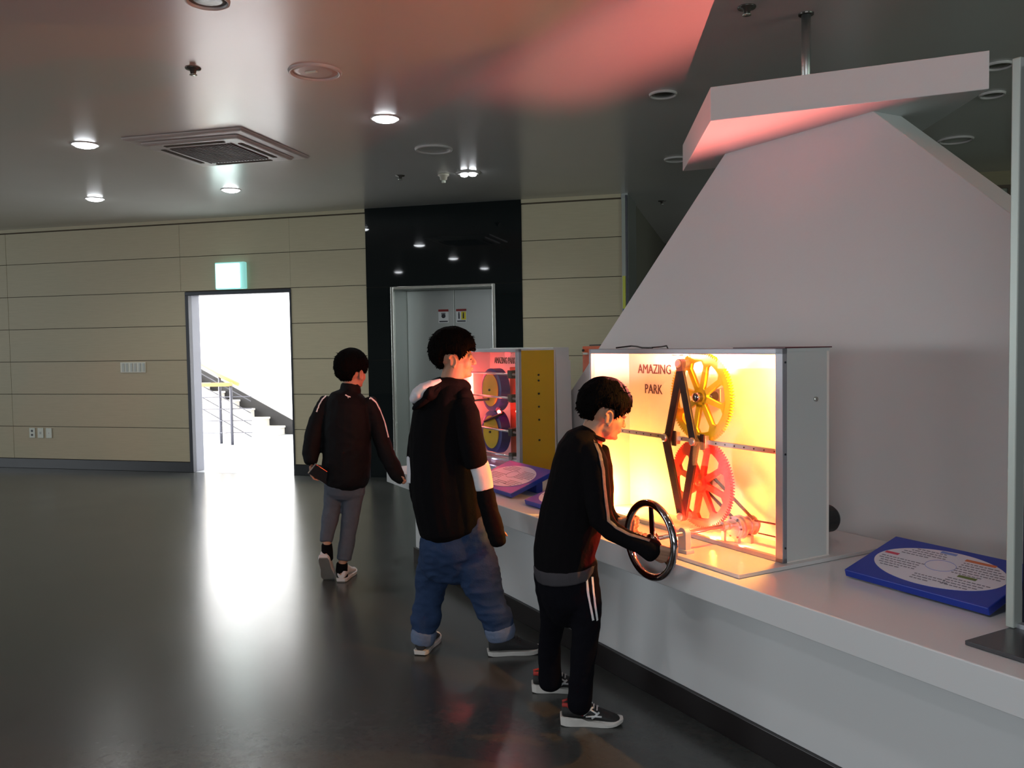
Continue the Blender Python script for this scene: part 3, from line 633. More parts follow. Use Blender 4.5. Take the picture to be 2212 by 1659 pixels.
for zc, nm in ((1.15, 'upper'), (.872, 'lower')):
    wh = G(toW).lathe((5.00, 2.60, zc), (5.00, 3, zc), [(0, .01), (.001, .125), (.004, .142), (.07, .142), (.074, .125), (.075, .01)], n=48).build('crank_wheel', 'bluew', fb, smooth=False)
    G(toW).lathe((5.00, 2.594, zc), (5.00, 3, zc), [(0, .01), (.001, .108), (.005, .108), (.006, .01)], n=48).build('wheel_disc', 'yellow', wh)
    G(toW).cyl((5.00, 2.585, zc), (5.00, 2.596, zc), .008, n=12).build('wheel_bolt', 'black', wh)
for z in (1.262, 1.112, .902, .745):
    rd = G(toW).cyl((A0 + .03, 2.565, z), (A1 - .03, 2.565, z), .007, n=12).build('guide_rod', 'metal', fb, smooth=True)
    G(toW).box(4.63, 4.68, 2.55, 2.60, z - .026, z + .026).build('rod_clamp', 'blackmetal', rd, bevel=.006)
g = G(toW); g.tube([(5.00, 2.583, 1.09), (5.16, 2.583, 1.075), (5.28, 2.583, 1.06)], .009, 8); g.build('crank_arm', 'blackmetal', fb)
g = G(toW); g.tube([(5.06, 2.583, .94), (4.80, 2.583, 1.01)], .010, 8); g.build('crank_arm', 'blackmetal', fb)
g = G(toW); g.tube([(5.2, 2.56, .70), (4.55, 2.56, .73)], .010, 8); g.build('crank_arm', 'metal', fb)
G(toW).sphere((4.86, 2.585, 1.015), .012, 2).build('red_lamp', 'led', fb, smooth=True)
G(toW).sphere((4.75, 2.66, 1.02), .012, 2).build('red_lamp', 'led', fb, smooth=True)
G(toW).cyl((5.325, 2.62, .95), (5.325, 2.62, 1.25), .012, n=10).build('lamp_strip', 'led', fb)
text_mesh('lettering', 'AMAZING PARK', w(5.275, B1 - .0135, 1.318), -UB, (0, 0, 1), .062, 'letter', fb, squash=.66)
for (u, v, z, e, c, r) in ((4.72, 2.57, 1.385, 1.2, (1, .05, .06), .02), (4.86, 2.57, 1.03, .8, (1, .05, .05), .015), (5.30, 2.58, 1.25, 1.1, (1, .06, .07), .03), (5.25, 2.58, .95, .5, (1, .10, .12), .03), (4.9, 2.55, .70, .15, (.7, .65, 1.0), .02)):
    lamp('cabinet_led', 'POINT', w(u, v, z), e, c, r)

# ================================================================ RIGHT-HAND CABINET (cut by the frame)
t = thing('exhibit_cabinet', w(1.0, 2.5, .63), 'dark exhibit cabinet with pale corner post cut by the right edge', 'exhibit cabinet')
G(toW).box(.2, 1.386, 2.133, 2.90, .631, .643).build('base_plate', 'darkplate', t, bevel=.002)
g = G(toW); g.box(1.372, 1.396, 2.33, 2.37, .643, 2.20); g.build('corner_post', mat('pale_post_metal', (.42, .46, .42), .35, metal=.3), t, bevel=.003)
G(toW).box(.2, 1.372, 2.37, 2.90, .655, 2.19).build('dark_panel', 'navy', t)
G(toW).box(.2, 1.39, 2.345, 2.37, .643, .655).build('bottom_rail', 'alu', t)
G(toW).box(.2, 1.39, 2.345, 2.37, 2.175, 2.20).build('top_rail', 'alu', t)

# ================================================================ INFORMATION BOARDS
def info_board(name_label, ua, ub_, va, vb_, za, zb, rich=True, oval=(.5, .5, .44, .40)):
    t = thing('information_board', w((ua + ub_) / 2, (va + vb_) / 2, .63), name_label, 'information board', 'tilted information boards')
    th = .026
    sl = math.atan2(zb - za, vb_ - va); nv = Vector((0, -math.sin(sl), math.cos(sl)))
    def q(a, b, h): # a along -u 0..1, b up the slope 0..1, h above the face
        u = ua + (ub_ - ua) * a; v = va + (vb_ - va) * b + nv.y * h; z = za + (zb - za) * b + nv.z * h
        return (u, v, z)
    g = G(toW); g.prism([q(0, 0, -th), q(1, 0, -th), q(1, 1, -th), q(0, 1, -th)], [q(0, 0, 0), q(1, 0, 0), q(1, 1, 0), q(0, 1, 0)]); g.build('board', 'blue', t, bevel=.003)
    ga = G(toW); u_ = .08 * (1 if ub_ < ua else -1)
    ga.box(*(sorted((ua - u_, ub_ + u_))), vb_ - .07, vb_ - .03, .631, za + (zb - za) * .80 - th); ga.build('foot', 'blue', t)
    n = 64; cx, cy, rx, ry = oval
    def el(h): return [q(cx + rx * math.cos(2 * pi * i / n), cy + ry * math.sin(2 * pi * i / n), h) for i in range(n)]
    g = G(toW); g.prism(el(0.0002), el(.0016)); sh = g.build('oval_sheet', 'paper', t)
    def bar(a, b, wd, hh, m, nm):
        g = G(toW); h = .0018
        g.prism([q(a, b, h), q(a + wd, b, h), q(a + wd, b + hh, h), q(a, b + hh, h)], [q(a, b, h + .0006), q(a + wd, b, h + .0006), q(a + wd, b + hh, h + .0006), q(a, b + hh, h + .0006)])
        return g.build(nm, m, sh)
    def inside(a, b): return ((a - cx) / rx) ** 2 + ((b - cy) / ry) ** 2 < .92
    def para(a0, b0, wd, lines, m='ink'):
        g = G(toW); h = .0018; rs = random.Random(int(a0 * 1000 + b0 * 100))
        for k in range(lines):
            b = b0 - k * .048; a = a0; e = a0 + wd * (1 if k < lines - 1 else .6)
            while a < e:
                L = rs.uniform(.012, .035)
                if inside(a, b) and inside(a + L, b + .014):
                    g.prism([q(a, b, h), q(a + L, b, h), q(a + L, b + .014, h), q(a, b + .014, h)], [q(a, b, h + .0005), q(a + L, b, h + .0005), q(a + L, b + .014, h + .0005), q(a, b + .014, h + .0005)])
                a += L + .008
        if len(g.bm.verts): g.build('printed_lines', m, sh)
    para(.18, .80, .28, 4); para(.09, .50, .30, 5); para(.42, .28, .22, 3) ; para(.60, .72, .30, 6); para(.62, .36, .28, 4)
    if rich:
        bar(.085, .57, .10, .045, 'inkred', 'red_heading'); bar(.40, .83, .11, .045, 'inkbl', 'blue_heading'); bar(.59, .77, .20, .045, 'inkor', 'orange_heading'); bar(.66, .42, .12, .045, 'inkgr', 'green_heading')
    g = G(toW); g.tube([q(.5 + .10 * math.cos(a), .56 + .12 * math.sin(a), .002) for a in [2 * pi * k / 24 for k in range(24)]], .0008, 5, closed=True); g.build('printed_diagram', 'inkbl' if rich else 'ink', sh)
    return t
info_board('blue information board with white oval sheet on the counter right of the gear cabinet', 1.995, 1.485, 2.395, 2.665, .660, .742)
info_board('blue information board with white oval sheet just right of the hooded boy', 4.44, 3.935, 2.155, 2.43, .660, .760, rich=False)
info_board('blue information board mostly hidden behind the boy turning the wheel', 3.755, 3.475, 2.135, 2.40, .658, .735, rich=False)

# ================================================================ PEOPLE
CR = Vector((0.967, 0.254, 0)); CD = Vector((-0.254, 0.967, 0))
def chain(g, pts, n=20, capr=0.5):
    """closed rounded loft; pts: (x,y,z, half width, half depth)"""
    P = [Vector(p[:3]) for p in pts]; m = len(P); rings = []; last = None
    for i in range(m):
        t = (P[min(i + 1, m - 1)] - P[max(i - 1, 0)]).normalized()
        s = t.cross(CD)
        if s.length < .25: s = t.cross(Vector((0, 0, 1)))
        s.normalize()
        if last is not None and s.dot(last) < 0: s = -s
        last = s; d = t.cross(s).normalized()
        rw, rd = pts[i][3], pts[i][4]
        def ring(c, k): return [c + s * rw * k * math.cos(2 * pi * j / n) + d * rd * k * math.sin(2 * pi * j / n) for j in range(n)]
        e = min(rw, rd) * capr
        if i == 0: rings.append(ring(P[i] - t * e, .35)); rings.append(ring(P[i] - t * e * .6, .8))
        rings.append(ring(P[i], 1))
        if i == m - 1: rings.append(ring(P[i] + t * e * .6, .8)); rings.append(ring(P[i] + t * e, .35))
    g.ringloft(rings)
def finish(g, name, m, parent, voxel=.006, smooth=3, wr=0.0, wf=(9, 9, 5), wr2=0.0, sfac=.5):
    """fuse all lofts of g into one continuous surface"""
    bmesh.ops.recalc_face_normals(g.bm, faces=g.bm.faces)
    me = bpy.data.meshes.new('tmp'); g.bm.to_mesh(me); g.bm.free()
    o = bpy.data.objects.new('tmp', me); COL.objects.link(o)
    r = o.modifiers.new('r', 'REMESH'); r.mode = 'VOXEL'; r.voxel_size = voxel; r.use_smooth_shade = True
    if smooth:
        s = o.modifiers.new('s', 'SMOOTH'); s.factor = sfac; s.iterations = smooth
    dg = bpy.context.evaluated_depsgraph_get(); ev = o.evaluated_get(dg)
    me2 = bpy.data.meshes.new_from_object(ev, depsgraph=dg); bpy.data.objects.remove(o); bpy.data.meshes.remove(me)
    if wr or wr2:
        nrm = [v.normal.copy() for v in me2.vertices]
        for v, nn in zip(me2.vertices, nrm):
            c = v.co; q = Vector((c.x * wf[0], c.y * wf[1], c.z * wf[2]))
            a = noise.noise(q) + .5 * (1 - 2 * abs(noise.noise(q * 2.1 + Vector((3, 1, 7)))))
            b = noise.noise(q * 5.0)
            v.co += nn * (wr * a + wr2 * b)
    off = wpos(parent)
    for v in me2.vertices: v.co -= off
    me2.name = name; ob = bpy.data.objects.new(name, me2); COL.objects.link(ob); ob.parent = parent
    me2.materials.clear(); me2.materials.append(M[m]); 
    for p in me2.polygons: p.use_smooth = True
    return ob
def head_matrix(c, yaw, pitch, roll, sc=1.0):
    """local +X faces forward, +Y to the head's left"""
    return Matrix.Translation(Vector(c)) @ Matrix.Rotation(yaw, 4, 'Z') @ Matrix.Rotation(pitch, 4, 'Y') @ Matrix.Rotation(roll, 4, 'X') @ Matrix.Scale(sc, 4)
def ell(g, mtx, c, r, rot=None, sub=3):
    m = mtx @ Matrix.Translation(Vector(c)) @ (rot.to_matrix().to_4x4() if rot else Matrix.Identity(4)) @ Matrix.Diagonal((*r, 1))
    bmesh.ops.create_icosphere(g.bm, subdivisions=sub, radius=1, matrix=m)
CRAN = ((-.004, 0, .045), (.090, .073, .088))
def head_parts(g, m):
    ell(g, m, *CRAN, sub=4)
    ell(g, m, (.030, 0, -.015), (.054, .056, .072))
    ell(g, m, (.050, 0, -.058), (.032, .032, .026))
    ell(g, m, (.020, .0, -.045), (.045, .050, .030))
    for s in (1, -1):
        ell(g, m, (.052, s * .030, -.016), (.030, .024, .030))
        ell(g, m, (.078, s * .027, .022), (.012, .022, .009))        # brow
        ell(g, m, (.072, s * .028, .006), (.013, .014, .009))        # lid
        # ear: shell, helix, lobe
        ell(g, m, (-.004, s * .073, -.004), (.014, .006, .026), Euler((0, .15, s * -.35)))
        pts = [(-.004 + .017 * math.cos(a) - .006 * math.sin(a) * .3, s * (.079 + .004 * (1 - math.cos(a)) / 2), -.002 + .028 * math.sin(a)) for a in [(-.45 + 1.35 * k / 9) * pi for k in range(10)]]
        g.tube([tuple(m @ Vector(p)) for p in pts], .0048, 8)
        ell(g, m, (.004, s * .077, -.028), (.007, .005, .009))
    g.tube([tuple(m @ Vector(p)) for p in ((.082, 0, .020), (.092, 0, .004), (.101, 0, -.012))], .008, 8, rad=[.007, .008, .010])
    ell(g, m, (.101, 0, -.016), (.010, .010, .008))
    for s in (1, -1): ell(g, m, (.094, s * .010, -.018), (.009, .007, .006))
    ell(g, m, (.084, 0, -.036), (.011, .021, .005)); ell(g, m, (.082, 0, -.045), (.011, .018, .006))
    ell(g, m, (.074, 0, -.068), (.014, .016, .012))
def hair_mesh(name, m, parent, front=.040, side=.028, back=-.045, thick=.016, strands=500, seed=1, burn=-.005):
    rs = random.Random(seed); g = G(); bm = g.bm
    bmesh.ops.create_icosphere(bm, subdivisions=6, radius=1)
    c0, r0 = Vector(CRAN[0]), Vector(CRAN[1])
    def line(az):
        a = abs(az)
        if a < .75: return front
        if a < 1.15: return front + (burn - front) * (a - .75) / .40       # sideburn in front of the ear
        if a < 1.35: return burn + (side - burn) * (a - 1.15) / .2
        if a < 1.95: return side
        if a < 2.35: return side + (back - side) * (a - 1.95) / .4
        return back
    def edge(az): return line(az) + .006 * noise.noise(Vector((az * 9, seed, 0))) + .004 * noise.noise(Vector((az * 26, seed, 2)))
    def surf(n, extra=0.0):
        az = math.atan2(n.y, n.x)
        t = thick * (1 + .25 * n.z + .2 * max(0, n.x)) + .0035 * noise.noise(n * 3.0) + .0018 * noise.noise(Vector((az * 14, n.z * 3, seed)))
        p = Vector((c0.x + n.x * (r0.x + t + extra), c0.y + n.y * (r0.y + t + extra), c0.z + n.z * (r0.z + t + extra)))
        return p, az
    for v in bm.verts:
        n = v.co.normalized(); p, az = surf(n); e = edge(az)
        f_ = max(0.0, min(1.0, (p.z - e) / .035)); p, az = surf(n, -thick * .62 * (1 - f_) ** 1.5)
        if p.z < e:
            k = min(1, (e - p.z) / .006)
            q = Vector((c0.x + n.x * r0.x * .90, c0.y + n.y * r0.y * .90, c0.z + n.z * r0.z * .90))
            q.z = max(q.z, e - .018)
            p = p.lerp(q, k)
        v.co = m @ p
    for k in range(strands):
        az = rs.uniform(-pi, pi); e = edge(az)
        if rs.random() < .55: zz = e + rs.uniform(.0, .012)
        else: zz = rs.uniform(e, c0.z + r0.z * .98)
        sz = (zz - c0.z) / (r0.z + thick); sz = max(-.95, min(.97, sz)); cc = math.sqrt(1 - sz * sz)
        n = Vector((cc * math.cos(az), cc * math.sin(az), sz)); p, _ = surf(n, -.003 - thick * .62 * (1 - max(0.0, min(1.0, (zz - e) / .035))) ** 1.5)
        dn = Vector((n.x * .25 + rs.uniform(-.3, .3), n.y * .25 + rs.uniform(-.3, .3), -1 if sz < .5 else rs.uniform(-.6, .1))).normalized()
        L = rs.uniform(.006, .012) if sz < .3 else rs.uniform(.010, .020)
        o = n * .004
        pts = [p, p + dn * L * .5 + o, p + dn * L + o * rs.uniform(.6, 1.6)]
        g.tube([tuple(m @ q) for q in pts], .002, 4, rad=[.0026, .0018, .0003])
    return g.build(name, 'hair', parent, smooth=True)
def hand(g, wrist, fdir, palm, L=.155, curl=.5, spread=.10, thumb=1, tcurl=.3):
    """palm slab, four bent fingers of different length and a thumb from the palm's side"""
    f = Vector(fdir).normalized(); p = Vector(palm); p = (p - f * p.dot(f)).normalized(); s = f.cross(p) * thumb   # s: towards the thumb
    W0 = Vector(wrist); k = L / .155
    def seg(pts, rs_): g.tube([tuple(x) for x in pts], .008, 10, rad=rs_)
    # palm
    for q in (-.022, -.008, .008, .022):
        seg([W0 + s * q * .7 * k, W0 + f * .035 * k + s * q * k, W0 + f * .072 * k + s * q * 1.05 * k], [.011 * k, .0125 * k, .0105 * k])
    for q, ln, sp in ((.027, .062, 1), (.009, .070, .33), (-.009, .066, -.33), (-.027, .052, -1)):
        b = W0 + f * .072 * k + s * q * k; d = (f + s * spread * sp).normalized(); pts = [b - d * .01]; cur = b; a = 0
        rr = [.0085 * k]
        for j, part in enumerate((.45, .32, .23)):
            a += curl * (1.0 if j else .8)
            dd = d * math.cos(a) + p * math.sin(a); cur = cur + dd * ln * part * k; pts.append(cur.copy()); rr.append((.0082 - .0009 * (j + 1)) * k)
        seg(pts, rr)
    b = W0 + f * .022 * k + s * .022 * k; d = (f * .75 + s * .65 + p * .35).normalized(); e = (f * .9 + s * .15 + p * (.3 + tcurl)).normalized()
    seg([b, b + d * .026 * k, b + d * .045 * k + e * .004, b + d * .045 * k + e * .030 * k], [.012 * k, .0105 * k, .009 * k, .0068 * k])
def shoe(parent, name, heel, yaw, pitch, L, Wd, upper, solem, style=0, roll=0.0, z_roll=0.0):
    """heel: point under the heel's back end; local +X runs to the toe"""
    m = Matrix.Translation(Vector(heel)) @ Matrix.Rotation(yaw, 4, 'Z') @ Matrix.Rotation(pitch, 4, 'Y') @ Matrix.Rotation(roll, 4, 'X')
    def hw(t):      # half width along the foot
        pts = ((0, .55), (.06, .74), (.2, .78), (.42, .74), (.62, .95), (.76, 1.0), (.88, .86), (.96, .58), (1, .30))
        for (a, x), (b, y) in zip(pts, pts[1:]):
            if a <= t <= b: return (x + (y - x) * (t - a) / (b - a)) * Wd / 2
        return .1
    def up(t):      # height of the upper
        pts = ((0, .068), (.08, .078), (.22, .072), (.34, .086), (.48, .072), (.64, .052), (.8, .040), (.93, .030), (1, .014))
        for (a, x), (b, y) in zip(pts, pts[1:]):
            if a <= t <= b: return (x + (y - x) * (t - a) / (b - a)) * L / .24 * 1.2
        return .03
    def soleh(t): return (.034 - .020 * min(1, max(0, t - .15) / .7)) * L / .24 if style == 2 else .020 * L / .24
    ts = [0, .03, .08, .15, .24, .34, .44, .54, .64, .74, .82, .89, .94, .98, 1.0]
    up_ = G(); rings = []
    for t in ts:
        h = up(t); b = soleh(t) * .8; wv = hw(t); n = 16; r = []
        for j in range(n):
            a = 2 * pi * j / n; y = math.cos(a) * wv * .93; zc = (h + b) / 2; hh = (h - b) / 2
            k = 1 if math.sin(a) < 0 else (1 - .25 * abs(math.sin(a)))
            r.append(m @ Vector((t * L, y * k, zc + hh * math.sin(a))))
        rings.append(r)
    up_.ringloft(rings)
    so = up_.build(name, upper, parent, smooth=True)
    sm = so.modifiers.new('s', 'SUBSURF'); sm.levels = 1; sm.render_levels = 1
    sg = G(); lo = []; hi = []; out = [(t, 1) for t in ts] + [(t, -1) for t in reversed(ts)]
    for t, s in out:
        k = 1.04; rise = .012 * max(0, (t - .75) / .25) ** 2 + (.004 * max(0, .1 - t) / .1)
        wavy = .004 * math.sin(t * 22) if style == 2 else 0
        lo.append(tuple(m @ Vector((-.004 + t * (L + .008), s * hw(t) * .98, rise)))); hi.append(tuple(m @ Vector((-.006 + t * (L + .012), s * hw(t) * k, rise + soleh(t) + wavy))))
    sg.prism(lo, hi)
    q = sg.build('sole', solem, so, bevel=.002); 
    if style == 3:
        og = G(); og.prism([tuple(m @ Vector((t * L, s * hw(t) * .94, .012 * max(0, (t - .75) / .25) ** 2 - .002))) for t, s in out], [tuple(m @ Vector((t * L, s * hw(t) * .94, .012 * max(0, (t - .75) / .25) ** 2 + .004))) for t, s in out]); og.build('outsole', 'soleg', so)
    # opening collar and laces
    cg = G()
    def sp(t, a, e=.0015): # point on the upper at fraction t and angle a
        h = up(t); b = soleh(t) * .8; wv = hw(t); zc = (h + b) / 2; hh = (h - b) / 2; k = 1 if math.sin(a) < 0 else (1 - .25 * abs(math.sin(a)))
        return Vector((t * L, math.cos(a) * (wv * .93 + e) * k, zc + (hh + e) * math.sin(a)))
    if style in (1, 2):
        for k in range(4):
            t = .42 + k * .055
            cg.tube([tuple(m @ sp(t, pi / 2 + .75)), tuple(m @ sp(t + .01, pi / 2)), tuple(m @ sp(t + .015, pi / 2 - .75))], .003, 6)
        cg.build('laces', 'shoeblack' if style == 1 else 'shoewhite', so)
    else: cg.bm.free()
    if style == 2:
        def strip(pts, wd, mm, nm):
            g = G(); bmv = []
            for (t, a) in pts:
                c = sp(t, a, .003); bmv.append(c)
            g.tube([tuple(m @ c) for c in bmv], wd, 8); o = g.build(nm, mm, so, smooth=True); return o
        for s in (1, -1):
            A = (lambda a: a) if s == -1 else (lambda a: pi - a)
            sa = lambda L_: [(t, A(a)) for t, a in L_]
            strip(sa([(.02, .95), (.10, .75), (.20, .35), (.30, .0), (.36, -.2)]), .0085, 'redfab', 'red_panel')
            strip(sa([(.36, -.35), (.44, .25), (.52, .85)]), .004, 'stickerwhite', 'side_stripe')
            strip(sa([(.50, -.45), (.56, .1), (.62, .65)]), .004, 'stickerwhite', 'side_stripe')
            strip(sa([(.34, .15), (.46, .45), (.60, .35)]), .0035, 'stickerwhite', 'side_stripe')
            strip(sa([(.40, -.45), (.52, -.1), (.66, .25)]), .0035, 'stickerwhite', 'side_stripe')
        g = G(); g.tube([tuple(m @ sp(.30, a, .003)) for a in (.9, 1.2, 1.57, 1.94, 2.24)], .012, 8); g.build('red_tongue', 'redfab', so, smooth=True)
    return so
def person(loc, label): return thing('person', loc, label, 'person', 'boys at the counter')
def strip_on(name, m, parent, pts, wd, th=.0012):
    """flat ribbon through points, facing the side given by each point's normal"""
    g = G(); lo = []; hi = []
    P = [Vector(p[:3]) for p in pts]; Nn = [Vector(p[3:6]).normalized() for p in pts]; R = []
    for i in range(len(P)):
        t = (P[min(i + 1, len(P) - 1)] - P[max(0, i - 1)]).normalized(); s = t.cross(Nn[i]).normalized()
        R.append([P[i] - s * wd, P[i] + s * wd, P[i] + s * wd + Nn[i] * th, P[i] - s * wd + Nn[i] * th])
    g.ringloft(R); return g.build(name, m, parent)
def shrink(c, k=.80): return [(x, y, z, a * k, b * k) for x, y, z, a, b in c]
from mathutils.bvhtree import BVHTree
def drape(name, m, parent, cloth, pts, wd, off=.0025, n=5, skip=0):
    """a narrow ribbon laid on a garment along the given points"""
    base = wpos(parent); me = cloth.data
    bv = BVHTree.FromPolygons([v.co + base for v in me.vertices], [tuple(p.vertices) for p in me.polygons])
    P = []
    for a, b in zip(pts, pts[1:]):
        for k in range(n): P.append(Vector(a).lerp(Vector(b), k / n))
    P.append(Vector(pts[-1])); Q = []
    eye_ = Vector((0, 0, 1.45))
    for p in P:
        h = bv.ray_cast(eye_, (p - eye_).normalized())
        if h[0] is None: h = bv.find_nearest(p)
        Q.append((h[0], h[1]))
    g = G(); R = []
    for i in range(len(Q)):
        t = (Q[min(i + 1, len(Q) - 1)][0] - Q[max(0, i - 1)][0]).normalized(); c, nn = Q[i]; s = t.cross(nn).normalized(); row = []
        for k in (-1, -.33, .33, 1):
            h = bv.find_nearest(c + s * wd * k + nn * .01); row.append(h[0] + h[1] * off)
        R.append(row)
    rings = [r + [x - nn_ * off * .9 for x, nn_ in zip(reversed(r), [q[1]] * 4)] for r, q in zip(R, Q)]
    g.ringloft(rings); return g.build(name, m, parent)
def eyes(parent, m):
    for s in (1, -1):
        g = G(); ell(g, m, (.0785, s * .028, .004), (.0075, .0105, .0045)); g.build('eye', 'eye', parent, smooth=True)
        g = G(); g.tube([tuple(m @ Vector(p)) for p in ((.086, s * .014, .021), (.086, s * .026, .025), (.076, s * .041, .021))], .0025, 6); g.build('eyebrow', 'hair', parent, smooth=True)

# ---- boy turning the hand wheel
N1 = person((-0.6424, 3.2434, -0.0031), 'boy in black top and trousers with white side stripes turning the hand wheel')
torso = [(-0.555, 3.2458, 1.1059, 0.0373, 0.075), (-0.5725, 3.2412, 1.0793, 0.0693, 0.125), (-0.5858, 3.2377, 1.0419, 0.0897, 0.15), (-0.5926, 3.2359, 0.9792, 0.103, 0.152), (-0.6031, 3.2331, 0.8912, 0.1163, 0.145), (-0.6161, 3.2297, 0.8085, 0.1252, 0.14), (-0.6336, 3.2251, 0.7184, 0.1243, 0.142), (-0.6492, 3.2209, 0.6462, 0.1181, 0.148), (-0.6474, 3.2214, 0.5808, 0.119, 0.152)]
arm_r = [(-0.5337, 3.148, 1.0503, 0.0465, 0.0465), (-0.5126, 3.1225, 1.0056, 0.0512, 0.0512), (-0.5067, 3.1137, 0.9381, 0.051, 0.051), (-0.4993, 3.1054, 0.8623, 0.0492, 0.0492), (-0.4852, 3.0987, 0.8004, 0.0456, 0.0456), (-0.4448, 3.0887, 0.7595, 0.0369, 0.0369), (-0.3934, 3.0816, 0.736, 0.0334, 0.0334), (-0.3424, 3.0743, 0.7196, 0.0331, 0.0331), (-0.3087, 3.0677, 0.7059, 0.0396, 0.0396), (-0.2922, 3.0669, 0.6967, 0.0412, 0.0412)]
arm_l = [(-0.5389, 3.3535, 1.0192, 0.0439, 0.0439), (-0.5248, 3.3779, 0.9512, 0.0405, 0.0405), (-0.5153, 3.37, 0.8596, 0.0367, 0.0367), (-0.5046, 3.3315, 0.7928, 0.0345, 0.0345), (-0.4745, 3.2981, 0.7602, 0.0305, 0.0305), (-0.4414, 3.2654, 0.7465, 0.0266, 0.0266)]
leg_l = [(-0.7107, 3.2668, 0.5491, 0.0687, 0.0619), (-0.712, 3.2768, 0.4721, 0.0635, 0.0571), (-0.7117, 3.2975, 0.4006, 0.0547, 0.052), (-0.7204, 3.3159, 0.3284, 0.0496, 0.0496), (-0.7365, 3.3324, 0.2459, 0.0443, 0.0443), (-0.7414, 3.3414, 0.166, 0.0444, 0.0444), (-0.7426, 3.3514, 0.0911, 0.0464, 0.0464), (-0.7412, 3.3518, 0.0603, 0.0427, 0.0427)]
leg_r = [(-0.5796, 3.1979, 0.5743, 0.0632, 0.0632), (-0.5717, 3.1793, 0.5082, 0.0663, 0.0663), (-0.5622, 3.1612, 0.4428, 0.0641, 0.0641), (-0.556, 3.1525, 0.3837, 0.057, 0.057), (-0.56, 3.1411, 0.3251, 0.0499, 0.0499), (-0.5675, 3.1287, 0.249, 0.0463, 0.0463), (-0.5727, 3.1222, 0.1623, 0.0463, 0.0463), (-0.5758, 3.1162, 0.1023, 0.0462, 0.0462), (-0.5778, 3.1157, 0.0757, 0.0428, 0.0428)]
hip = [(-0.6402, 3.2233, 0.6007, 0.1154, 0.14), (-0.6357, 3.2245, 0.537, 0.1172, 0.145), (-0.627, 3.2268, 0.4641, 0.1128, 0.14), (-0.6181, 3.2292, 0.4092, 0.1048, 0.11)]
hm = head_matrix(*((-0.5065, 3.2685, 1.1667), 0.5411, 0.2793, 0.0, 0.98))
g = G(); head_parts(g, hm)
chain(g, [(-0.5049, 3.2642, 1.1869, 0.0463, 0.0463), (-0.5226, 3.2595, 1.1442, 0.0463, 0.0463), (-0.5403, 3.2549, 1.1069, 0.0463, 0.0463), (-0.5579, 3.2502, 1.0677, 0.0587, 0.0587)])
chain(g, shrink(torso)); chain(g, shrink(arm_r[:-2], .72)); chain(g, shrink(arm_l, .72)); chain(g, shrink(leg_l, .7)); chain(g, shrink(leg_r, .7)); chain(g, shrink(hip, .8))
chain(g, [(-0.3934, 3.0816, 0.736, 0.0183, 0.0183), (-0.3371, 3.0706, 0.7174, 0.0165, 0.0165), (-0.3013, 3.0594, 0.7048, 0.0164, 0.0164)])
hand(g, (-0.3013, 3.0594, 0.7048), CR * .96 + Vector((0, 0, -.30)), VB, L=.150, curl=1.05, spread=.08, thumb=-1)
hand(g, (-0.4488, 3.2552, 0.7537), CR * .95 + Vector((0, 0, -.12)), VB, L=.145, curl=1.15, spread=.06, thumb=-1)
body = finish(g, 'body', 'skin', N1, voxel=.0042, smooth=2)
eyes(body, hm)
hair_mesh('hair', hm, N1, front=.044, side=.036, back=-.030, seed=3, burn=.0, thick=.020)
g = G(); chain(g, torso); chain(g, arm_r); chain(g, arm_l)
top = finish(g, 'sweatshirt', 'blackcloth', N1, voxel=.0065, smooth=6, wr=.0045, wf=(7, 7, 4), wr2=.001)
g = G(); cc = Vector((-0.5430, 3.2490, 1.0950)); g.tube([tuple(cc + CR * (.046 * math.cos(a)) + CD * (.058 * math.sin(a)) + Vector((0, 0, -.020 * math.cos(a) - .004 * math.sin(a)))) for a in [2 * pi * k / 32 for k in range(32)]], .0085, 10, closed=True)
finish(g, 'collar', 'blackcloth', top, voxel=.004, smooth=2)
hb = [(-0.648, 3.2213, 0.599, 0.1234, 0.156), (-0.6466, 3.2216, 0.5772, 0.1234, 0.158), (-0.6434, 3.2225, 0.5517, 0.1199, 0.155)]
g = G(); chain(g, hb, capr=.05); finish(g, 'hem_band', 'greyband', top, voxel=.005, smooth=1)
drape('sleeve_tape', 'greystrip', top, top, [(-0.5004, 3.0534, 1.0946), (-0.4768, 3.0286, 1.0511), (-0.4661, 3.0314, 0.9908), (-0.4634, 3.0321, 0.9372), (-0.4575, 3.0336, 0.8835), (-0.4486, 3.0360, 0.8095), (-0.4157, 3.0137, 0.7887), (-0.3703, 3.0049, 0.7693), (-0.3313, 3.0049, 0.7594), (-0.2987, 3.0031, 0.7513)], .0075)
g = G(); chain(g, hip); chain(g, leg_l); chain(g, leg_r)
tr_ = finish(g, 'trousers', 'navycloth', N1, voxel=.0065, smooth=5, wr=.0050, wf=(6, 6, 9), wr2=.001)
drape('side_stripe', 'stickerwhite', tr_, tr_, [(-0.5194, 2.9656, 0.6206), (-0.5153, 2.9667, 0.5640), (-0.5063, 2.9691, 0.5105), (-0.4988, 2.9710, 0.4636)], .0045)
drape('side_stripe', 'stickerwhite', tr_, tr_, [(-0.5004, 2.9706, 0.6203), (-0.4962, 2.9717, 0.5637), (-0.4904, 2.9733, 0.5102), (-0.4845, 2.9748, 0.4634)], .0045)
shoe(N1, 'shoe', (-.652, 3.140, .0), .21, 0, .228, .088, 'shoeblack', 'sole', 2)
shoe(N1, 'shoe', (-.830, 3.415, .0), .25, 0, .228, .088, 'shoeblack', 'sole', 2)

